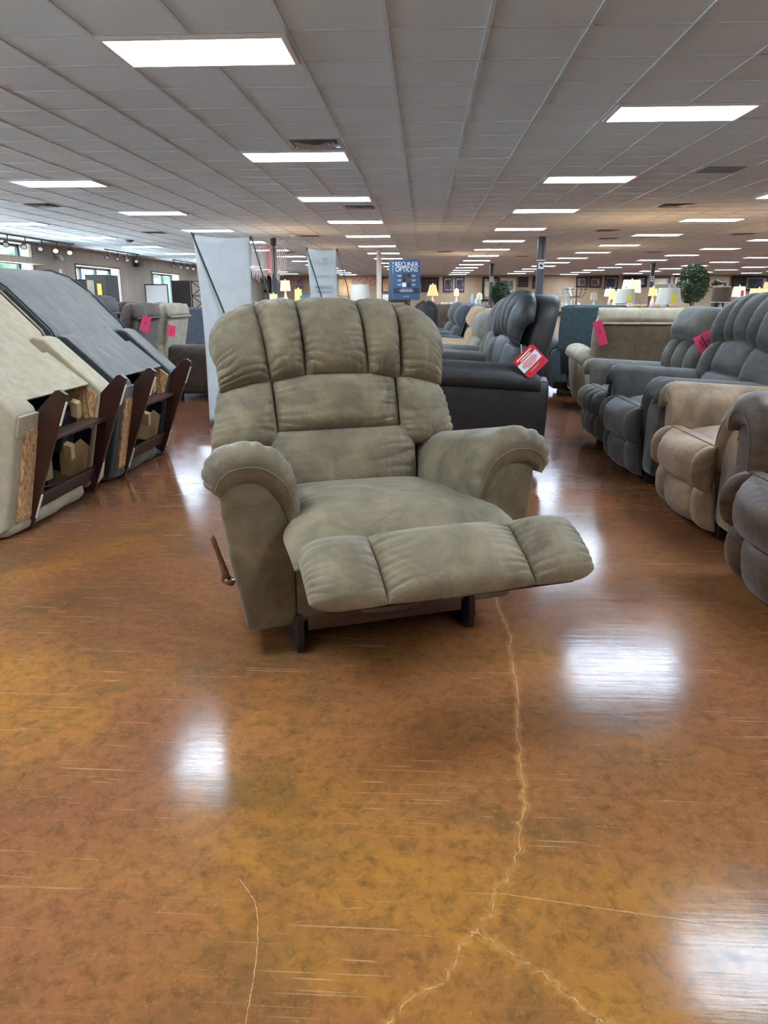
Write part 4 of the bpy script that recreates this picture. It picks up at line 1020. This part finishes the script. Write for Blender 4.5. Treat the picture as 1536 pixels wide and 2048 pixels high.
for p_ in ((677, 558, 704, 592, None, [orng], 'unframed orange autumn field canvas behind the printed banner'),
    (715, 553, 732, 566, None, [redp], 'small red squares canvas left of the pale post'), (737, 552, 753, 572, None, [redp], 'taller red squares canvas beside the pale post'),
    (764, 555, 781, 585, DW, [cremp, orng], 'dark framed amber picture between pale post and blue sign'),
    (843, 555, 877, 584, DW, [darkp], 'wide dark framed picture right of the blue sign'),
    (887, 554, 905, 584, DW, [pinkp, darkp], 'left one of two tall mauve framed pictures'), (910, 554, 928, 584, DW, [pinkp, darkp], 'right one of two tall mauve framed pictures'),
    (965, 554, 996, 602, DW, [greyp, cremp], 'very tall dark framed mirror behind the far post'), (1001, 556, 1031, 585, None, [cremp, greyp], 'pale unframed landscape right of the far post'),
    (1037, 554, 1056, 574, DW, [brnp, darkp], 'square dark framed medallion picture above the charcoal recliner'), (1066, 553, 1075, 577, DW, [darkp], 'narrow dark picture left of the near right post'),
    (1153, 553, 1175, 575, DW, [brnp, pinkp, brnp], 'left one of two square brown fretwork pictures'), (1179, 553, 1202, 575, DW, [brnp, pinkp, brnp], 'right one of two square brown fretwork pictures'),
    (1210, 552, 1235, 579, DW, [greyp, darkp], 'grey floral picture in dark frame above the warm lamps'), (1246, 552, 1270, 574, DW, [darkp], 'black picture behind the pleated lamp'),
    (1272, 552, 1293, 574, DW, [darkp, greyp], 'dark framed picture left of the far right post'), (1304, 553, 1339, 577, DW, [greyp, cremp], 'wide grey landscape in dark frame at the far right post'),
    (1349, 551, 1363, 571, DW, [brnp, cremp], 'small fretwork piece left of the large ficus'), (1418, 552, 1457, 580, None, [cremp], 'large pale unframed canvas above the bison figure'),
    (1465, 552, 1487, 577, DW, [darkp], 'dark panel hanging right of the pale canvas'), (1491, 552, 1533, 582, DW, [greyp, darkp], 'dark framed mirror at the far right edge'),
    (593, 554, 607, 578, None, [pinkp], 'mauve canvas left of the printed banner'), (508, 552, 545, 585, DW, [brnp, greyp], 'tall dark shelf picture left of the wind chime post')):
    picture(*p_)

# ------------------------------------------------------------------ tables, lamps and small goods
def table(x, y, w, d, h, m, label, group='display tables behind the seating'):
    root = empty('display_table', (x, y, 0), 0, label, 'table', group)
    MB().box((0, 0, h-.02), (w, d, .04)).build('table_top', MT[m], root, bevel=.005)
    MB().box((0, 0, h-.10), (w-.08, d-.08, .12)).build('apron', MT[m], root)
    for sx_ in (-1, 1):
        for sy in (-1, 1): MB().box((sx_*(w/2-.06), sy*(d/2-.06), (h-.04)/2), (.06, .06, h-.04)).build('leg', MT[m], root)
    return root
def lamp(x, y, zt, r, sh, m, label, lit=0, group=None, base='tin', r2=None, taper=.82, th=.76, tagc=None, square=False):
    """zt = top of the shade, sh = shade height; stands on a table of height th"""
    root = empty('table_lamp', (x, y, th), 0, label, 'lamp', group)
    z1 = zt - th; z0 = z1 - sh
    n = 4 if square else 24
    S_ = MB().lathe([(r, z0), (r*taper, z1)], n=n).lathe([(r*.985, z0), (r*taper*.985, z1)], n=n)
    s_ = S_.build('lamp_shade', MT[m], root, smooth=not square)
    if square: s_.rotation_euler.z = PI/4
    MB().lathe([(r*1.005, z0), (r*1.005, z0+.008), (r*.99, z0+.008)], n=n).build('shade_rim', MT['offwhite'], s_)
    MB().lathe([(r*taper*1.005, z1-.008), (r*taper*1.005, z1), (r*taper*.99, z1)], n=n).build('shade_rim', MT['offwhite'], s_)
    hb = max(z0 - .02, .08)
    MB().lathe([(0, 0), (.08, 0), (.08, .015), (.03, .03), (.05, hb*.3), (.06, hb*.5), (.035, hb*.8), (.012, hb), (.008, z1-.01), (.0, z1)], n=14).build('lamp_base', MT[base], root, smooth=True)
    MB().ball((0, 0, z1+.02), .014, 1).build('finial', MT[base], root, smooth=True)
    if tagc: MB().box((r*.1, -r*1.04, z0 + sh*.35), (r*.42, .006, sh*.55)).build('price_card', MT[tagc], root)
    if lit:
        ld = bpy.data.lights.new('lamp_bulb', 'POINT'); ld.energy = lit * LAMP_POWER; ld.color = (1, .62, .30); ld.shadow_soft_size = .06
        lo = bpy.data.objects.new('bulb', ld); COL.objects.link(lo); lo.parent = root; lo.location = (0, 0, z1 - .02)
    return root
def support(x, y, r=.1):
    for (a, b_, w, d, h, _) in tabs:
        if abs(x-a) < w/2 - .02 and abs(y-b_) < d/2 - .02: return
    near = [t_ for t_ in tabs if abs(t_[1]-y) < .5 and abs(t_[0]-x) < t_[2]/2 + .35]
    if near:
        t_ = min(near, key=lambda q: abs(abs(q[0]-x) - q[2]/2)); s_ = 1 if x > t_[0] else -1; w = abs(x - t_[0]) - t_[2]/2 + .25; cx_ = t_[0] + s_*(t_[2]/2 + .005 + w/2)
    else: cx_, w = x, .5
    tabs.append((cx_, y, w, .45, .76, 'walnut'))
    table(cx_, y, w, .45, .76, 'walnut', '%s small wooden side table under the goods behind the seating' % ordn[(len(tabs)-13) % 16])
def lampat(u0, v0, u1, v1, y, m, label, **k):
    a, b_ = at(u0, v0, y), at(u1, v1, y); r = abs(b_.x - a.x)/2
    support((a.x+b_.x)/2, y)
    return lamp((a.x+b_.x)/2, y, a.z, r, a.z-b_.z, m, label, **k)
tabs = [(-1.12, 13.5, .8, .5, .76, 'darkwood'), (2.95, 11.1, 1.3, .5, .76, 'darkwood'), (4.2, 11.1, 1.0, .5, .76, 'darkwood'), (4.1, 16.0, 2.2, .6, .76, 'walnut'), (6.6, 15.0, 2.0, .6, .76, 'darkwood'),
        (.3, 18.0, 1.6, .6, .76, 'walnut'), (-3.9, 18.2, 2.4, .6, .76, 'walnut'), (3.45, 24.4, 4.0, .7, .76, 'walnut'), (-1.6, 24.2, 2.4, .7, .76, 'walnut'), (9.5, 18.4, 2.4, .6, .76, 'walnut'), (2.2, 28.0, 3.0, .6, .76, 'walnut'), (-7.0, 26, 2.4, .7, .76, 'walnut')]
tabl = ['under the white drum lampshade', 'under the grey white lampshades', 'under the woven lampshade', 'under the pleated lamp', 'under the cream lamp at right', 'under the orange glass lamp', 'beside the wind chime post', 'under the pale glass jars', 'right of the printed banner', 'at the far right under the pinkish lamp', 'far back by the small ficus', 'far back at left behind the banner']
for (x, y, w, d, h, m), l_ in zip(list(tabs), tabl): table(x, y, w, d, h, m, 'dark wood display table ' + l_)
lampat(700, 569.5, 741, 600.5, 13.5, 'shade_cool', 'white drum lampshade just above the head of the taupe recliner', th=.76)
lampat(1231, 578, 1270, 606, 11, 'shade_cool', 'tilting grey white lampshade with yellow card above the beige recliner, left one', tagc='tagyellow', taper=.8)
lampat(1314, 576, 1361, 608, 11, 'shade_cool', 'grey white lampshade with yellow card above the beige recliner, right one', tagc='tagyellow', taper=.8)
lampat(1245, 559.5, 1281, 585.5, 16, 'shade_warm', 'tall cream pleated lit lampshade behind the grey white ones', lit=1.2, taper=.85)
lampat(854, 569.5, 877, 591.6, 18, 'shade_orange', 'lit orange and white glass lamp right of the blue sign', lit=1.2, taper=.5, th=.76)
lampat(953, 587, 965, 599, 28, 'shade_gold', 'small amber lit lamp left of the small ficus', lit=2)
lampat(1004, 580, 1022, 595, 17, 'shade_cool', 'small pale green white lamp right of the small ficus', taper=.7)
lampat(1209, 577.5, 1230, 593, 24.4, 'shade_warm', 'left one of two short lit lamps below the floral picture', lit=2.5, group=None)
lampat(1219, 583, 1238, 599, 16, 'shade_gold', 'right one of two short lit lamps, half hidden by the grey white shade', lit=1.2)
lampat(1298, 575, 1314, 592, 16, 'shade_gold', 'amber lit lampshade between the pleated and grey white shades', lit=1.2)
lampat(1466, 573, 1490, 594, 15, 'shade_warm', 'cream lamp with pink card right of the woven shade', lit=.8, tagc='tagpink')
lampat(1500, 577, 1535, 600, 15, 'shade_gold', 'wide amber lit lampshade at the right edge', lit=1.4, taper=.88, square=False)
lampat(1528, 564, 1552, 585, 18.4, 'shade_orange', 'pinkish lampshade cut off by the right edge', lit=1.4)
lampat(1311, 568, 1351, 578, 15.2, 'cream', 'fringed patterned lampshade rising behind the right grey white shade', taper=.92)
lampat(560, 561, 581, 582, 18.2, 'shade_warm', 'pleated lit lamp right of the wind chime post', lit=1.4, taper=.85)
lampat(589, 578, 604, 603, 18.2, 'shade_gold', 'amber lit shade partly hidden by the printed banner', lit=1.4, taper=.95)
lampat(664, 579, 674, 592, 24.2, 'shade_gold', 'small amber lit shade right of the printed banner', lit=2.5)
lampat(538, 588, 556, 600, 18.2, 'shade_gold', 'low amber lit shade left of the wind chime post', lit=1.0)
lampat(1120, 575, 1145, 592, 24.4, 'shade_cool', 'pale blue glass lamp right of the near right post')
lampat(1180, 586, 1196, 600, 18.0, 'shade_cool', 'white square lampshade right of the candelabra', square=True)
lampat(908, 578, 918, 592, 28, 'shade_warm', 'small cream lit lamp below the mauve pictures', lit=2.5)
# woven shade with bison figure on top
ws = lampat(1426, 573, 1460, 605, 11, 'ficuspot', 'dark woven drum lampshade with a bison figure above it', taper=.93)
bp_ = at(1440, 566, 13.0)
stand_z = at(1440, 573, 13.0).z
bsn = empty('bison_figure', (bp_.x, 13.0, stand_z), 0, 'small dark bronze bison figure seen above the woven lampshade', 'figurine')
bz = MB(); bz.ball((-.055, 0, .068), .052, 2, (1.15, .7, 1.0), .15).ball((.05, 0, .055), .036, 2, (1.5, .7, .95), .1).ball((-.115, 0, .045), .026, 2, (1.1, .8, 1.1), .1).ball((-.01, 0, .06), .040, 2, (1.3, .7, .9), .1)
for x_ in (-.085, -.055, .07, .09): bz.tube([(x_, .012*(1 if x_ in (-.085, .07) else -1), .04), (x_, .012*(1 if x_ in (-.085, .07) else -1), 0)], [.012, .007], 6)
for s in (-1, 1): bz.tube([(-.118, s*.015, .065), (-.128, s*.028, .072), (-.126, s*.03, .085)], [.006, .004, .001], 5)
bz.tube([(.102, 0, .07), (.112, 0, .04)], .003, 4)
bz.build('body', mottled('bronze', (.03, .018, .012), (.07, .045, .03), 20, .45, .1, 60), bsn, smooth=True)
pd_ = empty('pedestal', (bp_.x, 13.0, 0), 0, 'tall dark pedestal under the bison figure', 'pedestal')
MB().box((0, 0, stand_z-.015), (.30, .24, .03)).build('top', MT['darkwood'], pd_); MB().box((0, 0, (stand_z-.03)/2), (.16, .16, stand_z-.03)).build('column', MT['darkwood'], pd_, bevel=.01)
# coloured boxes, books, candle jars on the tables
rb = random.Random(21)
def goods(u0, u1, v, y, n, label, group, mats, hmin=.12, hmax=.3, name='gift_box', cat='box'):
    a, b_ = at(u0, v, y), at(u1, v, y)
    for k in range(n):
        x = lerp(a.x, b_.x, (k+.5)/n); w = (b_.x-a.x)/n*.8; support(x, y - .165); h = rb.uniform(hmin, hmax)
        o = MB()
        if name == 'candle_jar': o.lathe([(0, 0), (w*.42, .005), (w*.45, h*.1), (w*.45, h*.8), (w*.3, h*.88), (w*.3, h), (0, h)], n=12)
        elif name == 'folded_throw':
            for q in range(5): o.box((rb.uniform(-.01, .01), 0, .03+q*.06), (w, .3, .052))
        else: o.box((0, 0, h/2), (w, w*.7, h)).box((0, 0, h*.86), (w*1.05, w*.74, h*.22))
        m = mats[k % len(mats)]
        ob = o.build(name, m if not isinstance(m, str) else MT[m], None, bevel=.006 if name != 'candle_jar' else 0, smooth=name == 'candle_jar', loc=(x, y - .165, .76))
        tag(ob, label if n == 1 else label + ', ' + ordn[k] + ' from left', cat, group)
blu = mat('aqua_glass', (.35, .55, .68), .2); tealm = mat('teal_box', (.02, .30, .28), .5); bl2 = mat('blue_box', (.08, .25, .55), .5); orn = mat('orange_box', (.7, .3, .08), .5)
goods(545, 625, 600, 18.1, 7, 'small coloured box on the table near the wind chime post', 'coloured boxes near the left post', [tealm, bl2, 'card', orn, 'card'], .2, .52)
goods(425, 500, 600, 18.4, 1, 'aqua fabric bundle seen left of the white banner', None, [blu], .7, .8)
goods(1110, 1160, 600, 24.4, 6, 'pale glass jar on the far table right of the near post', 'pale jars right of the near post', [blu, 'shade_cool', 'card'], .25, .45, 'candle_jar', 'jar')
goods(1165, 1215, 600, 16, 5, 'white and pink box behind the teal recliner', 'boxes behind the teal recliner', ['card', 'tagpink', 'white', 'cream'], .1, .25)
goods(880, 915, 600, 18, 2, 'white folded linens stacked right of the blue sign', 'folded linens right of the blue sign', ['offwhite', 'card'], .3, .3, 'folded_throw', 'linen')
goods(845, 878, 600, 18.02, 2, 'pale woven storage box below the orange lamp', 'woven boxes below the orange lamp', ['shade_cool', 'cream'], .22, .3)
goods(1480, 1530, 600, 15.0, 4, 'small white jar below the cream lamp with pink card', 'white jars at the right', ['card', 'cream', 'offwhite'], .15, .3, 'candle_jar', 'jar')
goods(765, 778, 600, 24.2, 1, 'small white blue gift box right of the pale post', None, ['card'], .5, .5)
goods(940, 962, 600, 28, 3, 'clear glass jar left of the small ficus', 'glass jars left of the small ficus', [blu, 'card'], .3, .6, 'candle_jar', 'jar')
goods(500, 530, 600, 18.3, 4, 'stack of folded dark goods on the shelf left of the wind chimes', 'goods left of the wind chimes', ['charcoal2', tealm, 'card', 'cocoa'], .4, .7, 'folded_throw', 'textile')
goods(1275, 1300, 604, 11.38, 2, 'small glass bowl between the two grey white lampshades', 'glass bowls between shades', [blu, 'shade_cool'], .1, .2, 'candle_jar', 'bowl')
# candelabra
cd = empty('candelabra', (at(1152, 600, 17.2).x, 17.2, .0), 0, 'thin dark metal candelabra above the teal recliner', 'candelabra')
c_ = MB().tube([(0, 0, 0), (0, 0, 1.38)], .012, 6).lathe([(0, 0), (.16, 0), (.16, .02), (.02, .05)], n=14)
for s in (-1, 1):
    for rr_ in (.1, .2): c_.tube([(0, 0, 1.2), (s*rr_*.6, 0, 1.16), (s*rr_, 0, 1.28), (s*rr_, 0, 1.33)], .008, 5).lathe([(.03, 1.33), (.035, 1.35)], (s*rr_, 0, 0), 8)
c_.build('stem', MT['black'], cd)
# ficus trees
def ficus(x, y, z0, top, r, label, seed, pot=True):
    root = empty('ficus_tree', (x, y, 0), 0, label, 'tree'); r_ = random.Random(seed)
    MB().lathe([(0, 0), (.16, 0), (.2, .3), (.21, .34), (.18, .34), (.17, .28), (0, .28)], n=16).build('pot', MT['ficuspot'], root, smooth=True)
    MB().tube([(0, 0, .25), (.03, .02, .7), (-.02, 0, 1.2), (.02, 0, top-.2)], [.03, .026, .02, .01], 7).tube([(0, 0, .6), (.1, .05, 1.1), (.16, 0, top-.4)], [.018, .014, .006], 6).build('trunk', MT['trunk'], root, smooth=True)
    lv = MB(); n = 2800
    for k in range(n):
        while True:
            d = Vector((r_.uniform(-1, 1), r_.uniform(-1, 1), r_.uniform(-1, 1)))
            if .25 < d.length < 1 and noise.noise(d*2.2 + Vector((seed, 0, 0))) > -.22: break
        c = Vector((d.x*r, d.y*r, lerp(z0, top, (d.z+1)/2)))
        R_ = Matrix.Rotation(r_.uniform(0, 6.3), 3, 'Z') @ Matrix.Rotation(r_.uniform(-.9, .9), 3, 'X') @ Matrix.Rotation(r_.uniform(-.9, .9), 3, 'Y')
        s = r_.uniform(.035, .058)
        lv.add([c + R_ @ Vector(p) for p in ((-s, 0, 0), (0, -s*.42, s*.1), (s, 0, -s*.25), (0, s*.42, s*.1))], [(0, 1, 2, 3)])
    o = lv.build('foliage', MT['leaf'], root); o['kind'] = 'stuff'
ficus(7.0, 20.3, 1.0, 2.02, .40, 'tall green ficus tree left of the woven lampshade, at right', 3)
p = at(1001, 600, 15.6); ficus(p.x, 15.6, .98, at(1001, 563, 15.6).z, .18, 'small round ficus tree left of the charcoal recliner head', 5)
p = at(1293, 600, 10.9)
gp = empty('potted_plant', (p.x, 10.95, .76), 0, 'low leafy green plant between the two grey white lampshades', 'plant')
MB().lathe([(0, 0), (.06, 0), (.08, .12), (.07, .12), (0, .1)], n=12).build('pot', MT['offwhite'], gp, smooth=True)
lv = MB(); r_ = random.Random(4)
for k in range(70):
    a = r_.uniform(0, 6.3); b__ = r_.uniform(.1, .9); L_ = r_.uniform(.15, .33)
    d = Vector((math.cos(a)*math.sin(b__), math.sin(a)*math.sin(b__), math.cos(b__))); t_ = Vector((-math.sin(a), math.cos(a), 0))*.014
    b0 = Vector((0, 0, .1)); lv.add([b0, b0 + d*L_*.5 + t_, b0 + d*L_ + Vector((0, 0, -.03)), b0 + d*L_*.5 - t_], [(0, 1, 2, 3)])
o = lv.build('foliage', MT['leaf'], gp); o['kind'] = 'stuff'
# black chair and fur-trimmed seat below the sign
bc = empty('dining_chair', tuple(at(798, 600, 12.9).xy) + (0,), 0, 'black leather ladder-back chair top just below the blue sign', 'chair')
zt_ = at(804, 598, 12.95).z
for q in range(4): MB().box((0, .2, zt_ - .03 - q*.075), (.30, .03, .055)).build('slat', MT['charcoal'], bc, bevel=.008)
for s in (-1, 1): 
    MB().tube([(s*.17, .2, zt_), (s*.18, .2, .0)], .018, 6).build('rear_leg', MT['black'], bc); MB().tube([(s*.18, -.2, .45), (s*.18, -.2, 0)], .018, 6).build('front_leg', MT['black'], bc)
MB().box((0, 0, .47), (.42, .44, .06)).build('seat', MT['charcoal'], bc, bevel=.02)
fc = empty('fur_trimmed_chair', tuple(at(852, 620, 12.95).xy) + (0,), 0, 'round black leather chair back with a brown fur rim right of the blue sign', 'chair')
zf = at(841, 602, 12.95).z
pts = [(.19*math.cos(w), .0, zf - .19 + .19*math.sin(w)) for w in [PI*k/14 for k in range(15)]]; pts = [(pts[0][0]+.01, 0, .55)] + pts + [(pts[-1][0]-.01, 0, .55)]
MB().tube(pts, .03, 8).build('fur_rim', MT['cocoa'], fc, smooth=True)
pad('chair_back', lambda u, v: Vector((lerp(-.17, .17, u), 0, lerp(.5, zf-.02-.1*abs(2*u-1)**3, v))), MT['charcoal'], fc, t=.07, tb=.05, nu=10, nv=10)
MB().lathe([(0, .40), (.24, .40), (.25, .46), (.2, .5), (0, .5)], n=18).build('seat', MT['charcoal'], fc, smooth=True)
for a in range(4): MB().tube([(.15*math.cos(a*PI/2+.8), .15*math.sin(a*PI/2+.8), .4), (.2*math.cos(a*PI/2+.8), .2*math.sin(a*PI/2+.8), 0)], .016, 6).build('leg', MT['black'], fc)
